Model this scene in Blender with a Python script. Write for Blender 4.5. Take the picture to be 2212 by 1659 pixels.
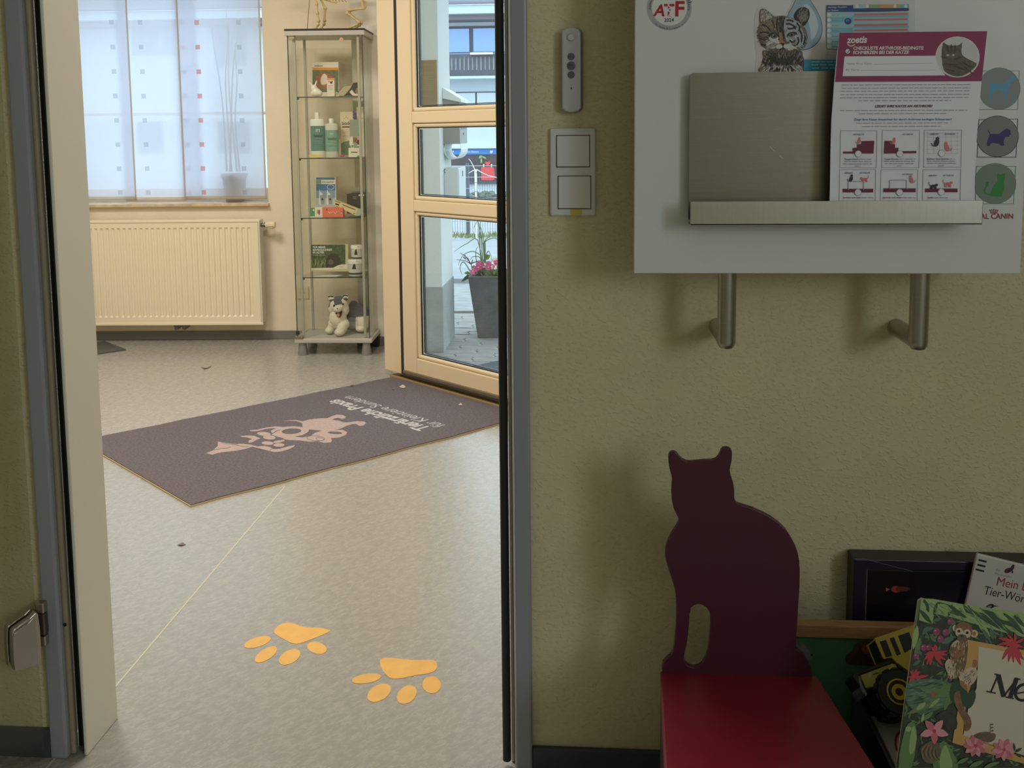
import bpy, bmesh, math, random
from mathutils import Vector as V, Matrix
for o in list(bpy.data.objects): bpy.data.objects.remove(o)
random.seed(7)
S = bpy.context.scene
COL = S.collection
R = math.radians
# ------------------------------------------------------------------ camera
FOC, PX, PY = 2215.0, 1106.0, 540.0          # focal length and principal point (2212 x 1659 frame)
PITCH, YAW, ROLL = R(6.44), R(4.489), 0.0094
CAM = V((0, -1.69, 1.12))
FWD = V((-math.sin(YAW)*math.cos(PITCH), math.cos(YAW)*math.cos(PITCH), -math.sin(PITCH)))
RT0 = V((math.cos(YAW), math.sin(YAW), 0)); DN0 = FWD.cross(RT0)
RT = RT0*math.cos(ROLL) + DN0*math.sin(ROLL)
DN = DN0*math.cos(ROLL) - RT0*math.sin(ROLL)
cd = bpy.data.cameras.new('camera'); cam = bpy.data.objects.new('camera', cd); COL.objects.link(cam)
cd.sensor_fit = 'HORIZONTAL'; cd.sensor_width = 36.0; cd.lens = 36.0*FOC/2212.0
cd.shift_y = -(829.5-PY)/2212.0; cd.clip_start = .02; cd.clip_end = 300
up = -DN; bk = -FWD
cam.matrix_world = Matrix(((RT.x, up.x, bk.x, CAM.x), (RT.y, up.y, bk.y, CAM.y), (RT.z, up.z, bk.z, CAM.z), (0, 0, 0, 1)))
S.camera = cam
def ray(x, y): return RT*((x-PX)/FOC) + DN*((y-PY)/FOC) + FWD
# ------------------------------------------------------------------ world, lights, exposure
S.view_settings.view_transform = 'Standard'; S.view_settings.look = 'None'
S.view_settings.gamma = 1; S.view_settings.use_curve_mapping = False
S.view_settings.exposure = 0.0
w = bpy.data.worlds.new('overcast_sky'); S.world = w; w.use_nodes = True
bg = w.node_tree.nodes['Background']; bg.inputs[0].default_value = (.70, .87, 1.0, 1); bg.inputs[1].default_value = 2.9
def area(name, loc, rot, sx, sy, watt, col):
    l = bpy.data.lights.new(name, 'AREA'); l.shape = 'RECTANGLE'; l.size = sx; l.size_y = sy; l.energy = watt; l.color = col
    o = bpy.data.objects.new(name, l); o.location = loc; o.rotation_euler = rot; COL.objects.link(o); return o
LAMP_COL = (1.0, .92, .82)
area('ceiling_lamp', (-2.2, 1.9, 2.54), (0, 0, 0), .6, .6, 44, LAMP_COL)
area('ceiling_lamp', (-.75, .95, 2.54), (0, 0, 0), .6, .6, 32, LAMP_COL)
area('daylight_window', (2.17, -3.15, 1.65), (0, R(90), 0), 1.0, 1.1, 26, (.92, .965, 1.0))
# ------------------------------------------------------------------ materials
def lin(c): return tuple((x/12.92 if x <= .04045 else ((x+.055)/1.055)**2.4) for x in (k/255 for k in c))
MATS = {}
def mat(name, c, rough=.5, metal=0, noise=None, bump=None, spec=None, sheen=0, emit=0):
    """c sRGB 0-255; noise=(scale, amount[, stretch]) varies the colour; bump=(scale, strength)"""
    if name in MATS: return MATS[name]
    m = bpy.data.materials.new(name); m.use_nodes = True; N = m.node_tree.nodes; L = m.node_tree.links
    b = N['Principled BSDF']; col = lin(c)+(1,)
    b.inputs['Base Color'].default_value = col; b.inputs['Roughness'].default_value = rough; b.inputs['Metallic'].default_value = metal
    if spec is not None: b.inputs['Specular IOR Level'].default_value = spec
    if sheen: b.inputs['Sheen Weight'].default_value = sheen
    if noise or bump: tc = N.new('ShaderNodeTexCoord')
    if noise:
        mp = N.new('ShaderNodeMapping'); L.new(tc.outputs['Object'], mp.inputs[0])
        if len(noise) > 2: mp.inputs['Scale'].default_value = noise[2]
        t = N.new('ShaderNodeTexNoise'); t.inputs['Scale'].default_value = noise[0]; t.inputs['Detail'].default_value = 6
        L.new(mp.outputs[0], t.inputs['Vector'])
        rp = N.new('ShaderNodeMapRange'); rp.inputs[1].default_value = .3; rp.inputs[2].default_value = .7
        rp.inputs[3].default_value = 1-noise[1]; rp.inputs[4].default_value = 1+noise[1]; L.new(t.outputs[0], rp.inputs[0])
        mx = N.new('ShaderNodeMix'); mx.data_type = 'RGBA'; mx.blend_type = 'MULTIPLY'; mx.inputs[0].default_value = 1
        mx.inputs[6].default_value = col; L.new(rp.outputs[0], mx.inputs[7]); L.new(mx.outputs[2], b.inputs['Base Color'])
    if bump:
        t2 = N.new('ShaderNodeTexNoise'); t2.inputs['Scale'].default_value = bump[0]; t2.inputs['Detail'].default_value = 3
        L.new(tc.outputs['Object'], t2.inputs['Vector'])
        bp = N.new('ShaderNodeBump'); bp.inputs['Strength'].default_value = bump[1]; bp.inputs['Distance'].default_value = bump[2] if len(bump) > 2 else .004
        L.new(t2.outputs[0], bp.inputs['Height']); L.new(bp.outputs[0], b.inputs['Normal'])
    if emit:
        b.inputs['Emission Color'].default_value = col; b.inputs['Emission Strength'].default_value = emit
    MATS[name] = m; return m
def glass(name, tint, refl=.03):
    if name in MATS: return MATS[name]
    m = bpy.data.materials.new(name); m.use_nodes = True; N = m.node_tree.nodes; L = m.node_tree.links
    N.remove(N['Principled BSDF']); out = N['Material Output']
    t = N.new('ShaderNodeBsdfTransparent'); t.inputs[0].default_value = tint+(1,)
    g = N.new('ShaderNodeBsdfGlossy'); g.inputs['Roughness'].default_value = .0; g.inputs[0].default_value = (1, 1, 1, 1)
    lw = N.new('ShaderNodeLayerWeight'); lw.inputs[0].default_value = .5
    pw = N.new('ShaderNodeMath'); pw.operation = 'POWER'; pw.inputs[1].default_value = 5; L.new(lw.outputs['Facing'], pw.inputs[0])
    fr = N.new('ShaderNodeMath'); fr.operation = 'MULTIPLY_ADD'; fr.inputs[1].default_value = .9; fr.inputs[2].default_value = refl; L.new(pw.outputs[0], fr.inputs[0])
    mx = N.new('ShaderNodeMixShader'); L.new(fr.outputs[0], mx.inputs[0]); L.new(t.outputs[0], mx.inputs[1]); L.new(g.outputs[0], mx.inputs[2]); L.new(mx.outputs[0], out.inputs[0])
    MATS[name] = m; return m
def wallpaper(name, c, scale=95, strength=.5):
    """woodchip paper: sparse raised chips over a fine grain"""
    m = mat(name, c, .85, noise=(6, .03)); N = m.node_tree.nodes; L = m.node_tree.links; b = N['Principled BSDF']
    tc = N.new('ShaderNodeTexCoord')
    a = N.new('ShaderNodeTexNoise'); a.inputs['Scale'].default_value = scale; a.inputs['Detail'].default_value = 2.5; a.inputs['Distortion'].default_value = .6
    mp = N.new('ShaderNodeMapping'); mp.inputs['Scale'].default_value = (1, 1, 1.6); mp.inputs['Rotation'].default_value = (.3, .5, .4)
    L.new(tc.outputs['Object'], mp.inputs[0]); L.new(mp.outputs[0], a.inputs['Vector'])
    r = N.new('ShaderNodeMapRange'); r.inputs[1].default_value = .52; r.inputs[2].default_value = .74; L.new(a.outputs[0], r.inputs[0])
    bp = N.new('ShaderNodeBump'); bp.inputs['Strength'].default_value = strength; bp.inputs['Distance'].default_value = .003
    L.new(r.outputs[0], bp.inputs['Height']); L.new(bp.outputs[0], b.inputs['Normal']); return m
# ------------------------------------------------------------------ geometry helpers
ORG = {}
class MB:
    def __init__(s): s.v = []; s.f = []; s.m = []; s.mats = []; s.ci = 0
    def use(s, m):
        if m not in s.mats: s.mats.append(m)
        s.ci = s.mats.index(m); return s
    def add(s, vs, fs):
        k = len(s.v); s.v += [V(p) for p in vs]; s.f += [[i+k for i in f] for f in fs]; s.m += [s.ci]*len(fs); return s
    def box(s, a, b, M=None):
        x0, y0, z0 = a; x1, y1, z1 = b
        vs = [V(p) for p in ((x0,y0,z0),(x1,y0,z0),(x1,y1,z0),(x0,y1,z0),(x0,y0,z1),(x1,y0,z1),(x1,y1,z1),(x0,y1,z1))]
        if M is not None: vs = [M@p for p in vs]
        return s.add(vs, [(3,2,1,0),(4,5,6,7),(0,1,5,4),(1,2,6,5),(2,3,7,6),(3,0,4,7)])
    def poly(s, pts): return s.add(pts, [list(range(len(pts)))])
    def prism(s, pts, vec, hole=None):
        vec = V(vec); n = len(pts); a = [V(p) for p in pts]; b = [p+vec for p in a]
        if hole is None:
            s.add(a+b, [list(range(n))[::-1], list(range(n, 2*n))]+[(i, (i+1) % n, (i+1) % n+n, i+n) for i in range(n)])
        else:
            h = [V(p) for p in hole]; m = len(h)
            bm = bmesh.new(); e = []
            for loop in (a, h):
                q = [bm.verts.new(p) for p in loop]; e += [bm.edges.new((q[i], q[(i+1) % len(q)])) for i in range(len(q))]
            bmesh.ops.triangle_fill(bm, edges=e, use_beauty=True); bm.verts.index_update()
            F = [[v.index for v in f.verts] for f in bm.faces]; P = [v.co.copy() for v in bm.verts]; bm.free()
            s.add(P, F); s.add([p+vec for p in P], [f[::-1] for f in F])
            for q in (a, h):
                k = len(q); s.add(q+[p+vec for p in q], [(i, (i+1) % k, (i+1) % k+k, i+k) for i in range(k)])
        return s
    def tube(s, pts, r, seg=8, caps=True):
        pts = [V(p) for p in pts]; n = len(pts); rs = r if isinstance(r, (list, tuple)) else [r]*n
        vs = []; ref = None
        for i, p in enumerate(pts):
            d = (pts[min(i+1, n-1)]-pts[max(i-1, 0)]).normalized()
            if ref is None:
                ref = d.orthogonal().normalized()
            ref = (ref-d*ref.dot(d)).normalized(); q = d.cross(ref)
            k = 1.0
            if 0 < i < n-1:
                c = (pts[i]-pts[i-1]).normalized().dot((pts[i+1]-pts[i]).normalized()); k = 1/max(.6, math.sqrt(max(.05, (1+c)/2)))
            vs += [p+(ref*math.cos(2*math.pi*j/seg)+q*math.sin(2*math.pi*j/seg))*rs[i]*(k if k < 1.3 else 1.3) for j in range(seg)]
        fs = [(i*seg+j, i*seg+(j+1) % seg, (i+1)*seg+(j+1) % seg, (i+1)*seg+j) for i in range(n-1) for j in range(seg)]
        if caps: fs += [list(range(seg))[::-1], [(n-1)*seg+j for j in range(seg)]]
        return s.add(vs, fs)
    def lathe(s, c, prof, seg=16, M=None):
        c = V(c); n = len(prof); vs = []
        for r, z in prof:
            for j in range(seg):
                p = V((r*math.cos(2*math.pi*j/seg), r*math.sin(2*math.pi*j/seg), z)); vs.append(c+(M@p if M is not None else p))
        fs = [(i*seg+j, i*seg+(j+1) % seg, (i+1)*seg+(j+1) % seg, (i+1)*seg+j) for i in range(n-1) for j in range(seg)]
        fs += [list(range(seg))[::-1], [(n-1)*seg+j for j in range(seg)]]
        return s.add(vs, fs)
    def ell(s, c, r, M=None, seg=12, rings=8):
        c = V(c); r = r if isinstance(r, (tuple, list)) else (r, r, r); vs = [V((0, 0, -r[2]))]
        for i in range(1, rings):
            a = math.pi*i/rings-math.pi/2
            vs += [V((r[0]*math.cos(a)*math.cos(2*math.pi*j/seg), r[1]*math.cos(a)*math.sin(2*math.pi*j/seg), r[2]*math.sin(a))) for j in range(seg)]
        vs.append(V((0, 0, r[2]))); t = len(vs)-1
        fs = [(0, 1+(j+1) % seg, 1+j) for j in range(seg)]
        fs += [(1+i*seg+j, 1+i*seg+(j+1) % seg, 1+(i+1)*seg+(j+1) % seg, 1+(i+1)*seg+j) for i in range(rings-2) for j in range(seg)]
        fs += [(t, 1+(rings-2)*seg+j, 1+(rings-2)*seg+(j+1) % seg) for j in range(seg)]
        return s.add([c+(M@p if M is not None else p) for p in vs], fs)
    def build(s, name, m=None, parent=None, smooth=False, bevel=0, seg=2, kind=None):
        if parent is not None: L = ORG[parent.name]
        else:
            xs = [p.x for p in s.v]; ys = [p.y for p in s.v]; L = V(((min(xs)+max(xs))/2, (min(ys)+max(ys))/2, min(p.z for p in s.v)))
        me = bpy.data.meshes.new(name); me.from_pydata([p-L for p in s.v], [], s.f)
        if s.mats:
            for q in s.mats: me.materials.append(q)
            me.polygons.foreach_set('material_index', s.m)
        elif m: me.materials.append(m)
        me.validate(); me.update()
        bm = bmesh.new(); bm.from_mesh(me)
        if bevel or smooth: bmesh.ops.remove_doubles(bm, verts=bm.verts, dist=1e-6)
        if smooth != 'flat': bmesh.ops.recalc_face_normals(bm, faces=bm.faces)
        bm.to_mesh(me); bm.free()
        if smooth is True:
            for p in me.polygons: p.use_smooth = True
            me.set_sharp_from_angle(angle=R(40))
        o = bpy.data.objects.new(name, me); COL.objects.link(o)
        if parent is not None: o.parent = parent; ORG[o.name] = L
        else: o.location = L; ORG[o.name] = L
        if bevel:
            b = o.modifiers.new('bevel', 'BEVEL'); b.width = bevel; b.segments = seg; b.limit_method = 'ANGLE'; b.angle_limit = R(50)
        if kind: o['kind'] = kind
        return o
def B(a, b, M=None): return MB().box(a, b, M)
def tag(o, label, cat, group=None):
    o['label'] = label; o['category'] = cat
    if group: o['group'] = group
    return o
def thing(name, label, cat, loc, group=None):
    o = bpy.data.objects.new(name, None); o.empty_display_size = .05; COL.objects.link(o); o.location = V(loc); ORG[o.name] = V(loc)
    if label: tag(o, label, cat, group)
    return o
def struct(name, loc):
    o = thing(name, None, None, loc); o['kind'] = 'structure'; return o
class Pl:
    """a plane in the room: origin, in-plane axes u, v, normal n (towards the viewer)"""
    def __init__(s, O, U, W=(0, 0, 1)):
        s.O = V(O); s.U = V(U).normalized(); W = V(W); s.W = (W-s.U*W.dot(s.U)).normalized(); s.N = s.U.cross(s.W)
    def p(s, u, v, n=0): return s.O+s.U*u+s.W*v+s.N*n
    def px(s, x, y, n=0):                                   # where the sight line of a photo pixel meets the plane
        d = ray(x, y); O = s.O+s.N*n; return CAM+d*((O-CAM).dot(s.N)/d.dot(s.N))
    def uv(s, x, y, n=0): q = s.px(x, y, n)-s.O; return q.dot(s.U), q.dot(s.W)
def smooth(pts, n=4, closed=True):
    out = []; m = len(pts)
    for i in range(m if closed else m-1):
        p0, p1, p2, p3 = [pts[(i+k-1) % m] if closed else pts[max(0, min(m-1, i+k-1))] for k in range(4)]
        for j in range(n):
            t = j/n; out.append(tuple(.5*(2*b+(c-a)*t+(2*a-5*b+4*c-d)*t*t+(3*b-a-3*c+d)*t**3) for a, b, c, d in zip(p0, p1, p2, p3)))
    if not closed: out.append(pts[-1])
    return out
def oval(cx, cy, rx, ry, rot=0, n=20):
    c, s_ = math.cos(R(rot)), math.sin(R(rot))
    return [(cx+rx*math.cos(a)*c-ry*math.sin(a)*s_, cy+rx*math.cos(a)*s_+ry*math.sin(a)*c) for a in (2*math.pi*i/n for i in range(n))]
def inpoly(x, y, P):
    c = False; j = len(P)-1
    for i in range(len(P)):
        if (P[i][1] > y) != (P[j][1] > y) and x < (P[j][0]-P[i][0])*(y-P[i][1])/(P[j][1]-P[i][1])+P[i][0]: c = not c
        j = i
    return c
class Art:
    """flat print on a plane: layers of polygons given in photo pixels (zoom frame x0,y0,scale)"""
    def __init__(s, pl, z=(0, 0, 1), n0=.0003, dn=.000012): s.pl = pl; s.z = z; s.n = n0; s.dn = dn; s.mb = MB()
    def P(s, p): return (s.z[0]+p[0]/s.z[2], s.z[1]+p[1]/s.z[2])
    def poly(s, m, pts, sm=0):
        if sm: pts = smooth(pts, sm)
        s.mb.use(m).poly([s.pl.px(*s.P(p), s.n) for p in pts][::-1]); s.n += s.dn; return s
    def oval(s, m, cx, cy, rx, ry, rot=0, n=20): return s.poly(m, oval(cx, cy, rx, ry, rot, n))
    def rect(s, m, x0, y0, x1, y1): return s.poly(m, [(x0, y0), (x1, y0), (x1, y1), (x0, y1)])
    def line(s, m, pts, w, sm=0):
        if sm:
            pts = smooth(pts, sm*2, False); l, r = [], []
            for i, (x, y) in enumerate(pts):
                (xa, ya), (xb, yb) = pts[max(0, i-1)], pts[min(len(pts)-1, i+1)]; d = math.hypot(xb-xa, yb-ya) or 1
                l.append((x-(yb-ya)/d*w/2, y+(xb-xa)/d*w/2)); r.append((x+(yb-ya)/d*w/2, y-(xb-xa)/d*w/2))
            q = [[s.pl.px(*s.P(p), s.n) for p in k] for k in (l, r)]; n = len(pts)
            s.mb.use(m).add(q[0]+q[1], [(i, i+1, n+i+1, n+i) for i in range(n-1)]); s.n += s.dn; return s
        for (x0, y0), (x1, y1) in zip(pts, pts[1:]):
            d = math.hypot(x1-x0, y1-y0) or 1; a, b = -(y1-y0)/d*w/2, (x1-x0)/d*w/2
            s.mb.use(m).poly([s.pl.px(*s.P(p), s.n) for p in ((x0+a, y0+b), (x1+a, y1+b), (x1-a, y1-b), (x0-a, y0-b))][::-1])
        s.n += s.dn; return s
    def ring(s, m, pts, w): return s.line(m, pts+[pts[0]], w)
    def leaf(s, m, x0, y0, x1, y1, w, bend=0):
        dx, dy = x1-x0, y1-y0; pts = []
        for t, k in ((0, 0), (.25, .8), (.5, 1), (.75, .7), (1, 0)): pts.append((x0+dx*t-dy*(bend*math.sin(math.pi*t)+w*k), y0+dy*t+dx*(bend*math.sin(math.pi*t)+w*k)))
        for t, k in ((.75, .7), (.5, 1), (.25, .8)): pts.append((x0+dx*t-dy*(bend*math.sin(math.pi*t)-w*k), y0+dy*t+dx*(bend*math.sin(math.pi*t)-w*k)))
        return s.poly(m, pts, 2)
    def words(s, m, x0, x1, y, h, slope=0):                 # unreadably small body text: word-long dashes
        x = x0
        while x < x1:
            ww = min(x1-x, random.uniform(2, 6.5)*h); s.line(m, [(x, y+(x-x0)*slope), (x+ww, y+(x+ww-x0)*slope)], h*.55); s.n -= s.dn; x += ww+h*.75
        s.n += s.dn; return s
    def text(s, m, t, p0, p1, asp=1.0, bold=0, shear=0, font=None):
        put_text(s.mb.use(m), t, s.pl.px(*s.P(p0), s.n), s.pl.px(*s.P(p1), s.n), s.pl.N, asp, bold, shear); s.n += s.dn; return s
    def fur(s, mats, area_, n, ang, ln, w, keep=None):      # short hair strokes inside a polygon; ang(x, y) in degrees
        xs = [p[0] for p in area_]; ys = [p[1] for p in area_]; k = 0; n0 = s.n
        while k < n:
            x, y = random.uniform(min(xs), max(xs)), random.uniform(min(ys), max(ys)); k += 1
            if not inpoly(x, y, area_): continue
            s.n = n0+(k % 60)*.0000014
            a = R(ang(x, y)+random.uniform(-14, 14)); l = ln*random.uniform(.6, 1.2); dx, dy = math.cos(a)*l, math.sin(a)*l; m = random.choice(mats)
            if keep and not inpoly(x+dx, y+dy, keep): continue
            s.mb.use(m).poly([s.pl.px(*s.P(p), s.n) for p in ((x, y), (x+dx*.4-dy*w/l, y+dy*.4+dx*w/l), (x+dx, y+dy), (x+dx*.4+dy*w/l, y+dy*.4-dx*w/l))][::-1])
        s.n = n0+.000088; return s
    def build(s, name, parent): return s.mb.build(name, None, parent, smooth='flat')
def put_text(mb, t, a, b, nrm, asp=1.0, bold=0, shear=0):
    cu = bpy.data.curves.new('t', 'FONT'); cu.body = t; cu.size = 1; cu.resolution_u = 3; cu.offset = bold; cu.shear = shear; cu.fill_mode = 'FRONT'
    ob = bpy.data.objects.new('t', cu); me = ob.to_mesh()
    vs = [v.co.copy() for v in me.vertices]; fs = [list(p.vertices) for p in me.polygons]; ob.to_mesh_clear()
    bpy.data.objects.remove(ob); bpy.data.curves.remove(cu)
    if not vs: return
    x0 = min(p.x for p in vs); wd = max(p.x for p in vs)-x0; U = (V(b)-V(a)); k = U.length/wd; U.normalize(); W = nrm.cross(U).normalized()
    mb.add([V(a)+U*(p.x-x0)*k+W*p.y*k*asp for p in vs], fs)
# ================================================================== SETTING
EU = V((-math.sin(R(47)), math.cos(R(47)), 0)); EN = V((math.cos(R(47)), math.sin(R(47)), 0))   # entrance wall: along / outward
DOORP = Pl(EN*1.51, -EU)                       # inner face of the entrance door frame; u runs to the right (= -EU)
def dp(u, z, e=0): return EU*u+EN*(1.51+e)+V((0, 0, z))          # u to the left, e outward
FA = R(3.2); FU = V((math.cos(FA), math.sin(FA), 0)); FN = V((-math.sin(FA), math.cos(FA), 0)); FO = V((-1.65, 3.815, 0))
FARP = Pl(FO, FU)                              # inner face of the far wall (n>0 towards the room)
def fw(u, z, d=0): return FO+FU*u+FN*d+V((0, 0, z))               # d outward
def box_far(mb, u0, u1, z0, z1, d0, d1):
    vs = [fw(u, z, d) for z in (z0, z1) for u, d in ((u0, d0), (u1, d0), (u1, d1), (u0, d1))]
    return mb.add(vs, [(3,2,1,0),(4,5,6,7),(0,1,5,4),(1,2,6,5),(2,3,7,6),(3,0,4,7)])
def box_door(mb, u0, u1, z0, z1, e0, e1):
    vs = [dp(u, z, e) for z in (z0, z1) for u, e in ((u0, e0), (u1, e0), (u1, e1), (u0, e1))]
    return mb.add(vs, [(3,2,1,0),(4,5,6,7),(0,1,5,4),(1,2,6,5),(2,3,7,6),(3,0,4,7)])
M_yel = wallpaper('yellow_woodchip', (212, 203, 166), 125, .5)
M_far = wallpaper('cream_woodchip', (232, 219, 196), 150, .28)
M_white = mat('white_paint', (232, 228, 218), .7, bump=(60, .15))
M_ceil = mat('ceiling_white', (226, 224, 216), .9)
M_base = mat('slate_skirting', (64, 69, 84), .5)
M_jamb = mat('grey_steel_paint', (148, 152, 160), .38)
M_lining = mat('daylit_lining_paint', (222, 220, 208), .45)  # lighter than the frame: daylight from the far room put into its colour
M_seal = mat('black_rubber', (34, 37, 40), .5)
M_bead = mat('beige_seal', (150, 138, 112), .5)
M_cream = mat('cream_upvc', (222, 203, 170), .32, spec=.4)
M_creamd = mat('cream_upvc_groove', (150, 128, 92), .5)
M_alu = mat('aluminium', (150, 140, 124), .4, .8)
M_ss = mat('satin_steel', (176, 172, 164), .33, 1.0, noise=(40, .06, (1, 1, 30)))
M_clear = glass('clear_glass', (.98, .99, .985))
# linoleum: marbled
mf = mat('marbled_linoleum', (158, 155, 143), .34, spec=.75); N = mf.node_tree.nodes; L = mf.node_tree.links; b = N['Principled BSDF']
tc = N.new('ShaderNodeTexCoord'); mp = N.new('ShaderNodeMapping'); mp.inputs['Scale'].default_value = (10, 22, 1); mr = N.new('ShaderNodeMapping'); mr.inputs['Rotation'].default_value = (0, 0, R(-52))
L.new(tc.outputs['Object'], mr.inputs[0]); L.new(mr.outputs[0], mp.inputs[0])
n1 = N.new('ShaderNodeTexNoise'); n1.inputs['Scale'].default_value = 3.6; n1.inputs['Detail'].default_value = 10; n1.inputs['Roughness'].default_value = .78; n1.inputs['Distortion'].default_value = .5
L.new(mp.outputs[0], n1.inputs['Vector'])
cr = N.new('ShaderNodeValToRGB'); cr.color_ramp.elements[0].position = .28; cr.color_ramp.elements[0].color = lin((140, 140, 136))+(1,)
cr.color_ramp.elements[1].position = .72; cr.color_ramp.elements[1].color = lin((176, 175, 168))+(1,)
e_ = cr.color_ramp.elements.new(.5); e_.color = lin((159, 158, 152))+(1,)
L.new(n1.outputs[0], cr.inputs[0]); L.new(cr.outputs[0], b.inputs['Base Color'])
rr = N.new('ShaderNodeMapRange'); rr.inputs[3].default_value = .20; rr.inputs[4].default_value = .34; L.new(n1.outputs[0], rr.inputs[0]); L.new(rr.outputs[0], b.inputs['Roughness'])
bp = N.new('ShaderNodeBump'); bp.inputs['Strength'].default_value = .12; bp.inputs['Distance'].default_value = .001; L.new(n1.outputs[0], bp.inputs['Height']); L.new(bp.outputs[0], b.inputs['Normal'])

ul, ur = 2.735, 1.52                                             # entrance frame, left and right outer edge
xr = dp(-1.47, 0)                                                # entrance wall meets the partition
fl = [V((-2.2, -4, 0)), V((2.2, -4, 0)), V((2.2, .06, 0)), V((xr.x, .06, 0)), dp(ur, 0, .08), dp(ul, 0, .08), V((-1.0, 3.62, 0)), V((-1.0, 3.86, 0)), V((-4.5, 3.70, 0)), V((-4.5, .06, 0)), V((-2.2, .06, 0))]
floor = MB().prism([p-V((0, 0, .02)) for p in fl], (0, 0, .02)).build('floor', mf); floor['kind'] = 'structure'
M_weld = mat('weld_line', (196, 192, 178), .4)
MB().prism([V(p) for p in ((-.974, -.3, .0002), (-.970, -.3, .0002), (-.984, 1.44, .0002), (-.988, 1.44, .0002))], (0, 0, .0004)).build('floor_seam', M_weld, floor)
def S_(name, mb, m, bevel=0): o = mb.build(name, m, bevel=bevel); o['kind'] = 'structure'; return o
ZC = 2.6
# ceiling
cmb = MB(); cmb.prism([p+V((0, 0, ZC)) for p in fl], (0, 0, .1)); S_('ceiling', cmb, M_ceil)
# partition with doorway
mb = MB(); mb.box((-.108, 0, 0), (2.2, .115, ZC)); mb.box((-4.5, 0, 0), (-.978, .115, ZC)); mb.box((-.978, 0, 2.06), (-.108, .115, ZC)); S_('wall_middle', mb, M_yel)
mb = MB(); mb.box((-2.3, -4, 0), (-2.2, 0, ZC)); S_('wall_left', mb, M_yel)
mb = MB(); mb.box((-2.3, -4.1, 0), (2.3, -4, ZC)); S_('wall_back', mb, M_yel)
mb = MB(); y0, y1, z0, z1 = -3.7, -2.6, 1.1, 2.2
mb.box((2.2, -4, 0), (2.3, y0, ZC)); mb.box((2.2, y1, 0), (2.3, .115, ZC)); mb.box((2.2, y0, 0), (2.3, y1, z0)); mb.box((2.2, y0, z1), (2.3, y1, ZC)); S_('wall_right', mb, M_yel)
w2 = struct('window_2', (2.25, -3.15, z0)); mb = MB()
for a, c in (((2.22, y0, z0), (2.28, y0+.06, z1)), ((2.22, y1-.06, z0), (2.28, y1, z1)), ((2.22, y0, z0), (2.28, y1, z0+.06)), ((2.22, y0, z1-.06), (2.28, y1, z1))): mb.box(a, c)
mb.build('window_frame', M_white, w2); B((2.245, y0+.06, z0+.06), (2.255, y1-.06, z1-.06)).build('pane', M_clear, w2)
# far room
mb = MB(); mb.box((-4.6, .115, 0), (-4.5, 4.1, ZC)); S_('wall_side', mb, M_far)
wu0, wz0 = FARP.uv(100, 436)[0], FARP.uv(400, 441)[1]; wu1 = FARP.uv(580, 436)[0]; wz1 = 2.05
mb = MB(); D_ = .3
box_far(mb, -2.95, wu0, 0, ZC, 0, D_); box_far(mb, wu1, .66, 0, ZC, 0, D_); box_far(mb, wu0, wu1, 0, wz0-.012, 0, D_); box_far(mb, wu0, wu1, wz1, ZC, 0, D_); S_('wall_far', mb, M_far)
mb = MB(); mb.box((-1.25, 3.66, 0), (-.786, 3.67, ZC)); mb.box((-1.25, 3.67, 0), (-.96, 3.79, ZC)); S_('wall_corner', mb, M_white)
mb = MB(); box_door(mb, ur, -1.47, 0, ZC, 0, .2); box_door(mb, ul, ur, 2.12, ZC, 0, .2)
mb.add([V(p) for z in (0, ZC) for p in ((-.945, 3.0, z), (-.89, 3.07, z), (-.95, 3.66, z), (-1.06, 3.66, z))], [(3,2,1,0),(4,5,6,7),(0,1,5,4),(1,2,6,5),(2,3,7,6),(3,0,4,7)])
S_('wall_entrance', mb, M_far)
# skirtings
hb = .054
S_('baseboard_right', MB().box((-.104, -.011, 0), (2.2, 0, hb)), M_base, .002)
S_('baseboard_left', MB().box((-2.2, -.011, 0), (-.982, 0, hb)), M_base, .002)
M_base2 = mat('grey_skirting', (118, 118, 116), .5)
mb = MB(); box_far(mb, -2.8, .36, 0, .048, -.011, 0); S_('baseboard_far', mb, M_base2, .002)
S_('baseboard_corner', MB().box((-1.26, 3.648, 0), (-.97, 3.66, .048)), M_base2, .002)
# doorway: steel frame with seal, lining and an opened glass leaf on a clamp hinge
d1 = struct('door_1', (-.54, 0, 0))
HJ = 2.03
def jamb(sx, x_out, x_face, x_lin):
    s = 1 if x_lin > x_out else -1
    MB().box((min(x_out, x_face), -.014, 0), (max(x_out, x_face), .03, HJ+.06)).build('frame_face', M_jamb, d1, bevel=.004)
    MB().box((min(x_face, x_lin-s*.006), .03, 0), (max(x_face, x_lin-s*.006), .122, HJ)).build('rebate', mat('rebate_slate', (58, 64, 70), .6), d1)
    br = .0058 if sx > 0 else .0019; MB().tube([(x_face+s*(br-.0023), .004 if sx > 0 else -.012, .004), (x_face+s*(br-.0023), .004 if sx > 0 else -.012, HJ)], br, 10).build('bead_highlight', M_bead if sx > 0 else mat('edge_highlight', (206, 206, 204), .35), d1, smooth=True)  # right jamb: pale strip stands in for the highlight on the frame edge
    MB().tube([(x_face+s*.0185, .018, .012), (x_face+s*.0185, .018, HJ)], .0075, 10).build('rubber_seal', M_seal, d1, smooth=True)
    MB().box((min(x_lin, x_lin-s*.006), 0 if sx > 0 else .03, 0), (max(x_lin, x_lin-s*.006), .122, HJ)).build('lining', M_lining, d1, bevel=.002)
jamb(1, -.981, -.9495, -.9185); jamb(-1, -.1045, -.133, -.1445)
MB().box((-.981, -.014, HJ), (-.1045, .03, HJ+.06)).build('frame_head', M_jamb, d1, bevel=.003)
MB().box((-.96, 0, HJ), (-.12, .122, HJ+.05)).build('lining_head', M_lining, d1)
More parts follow.
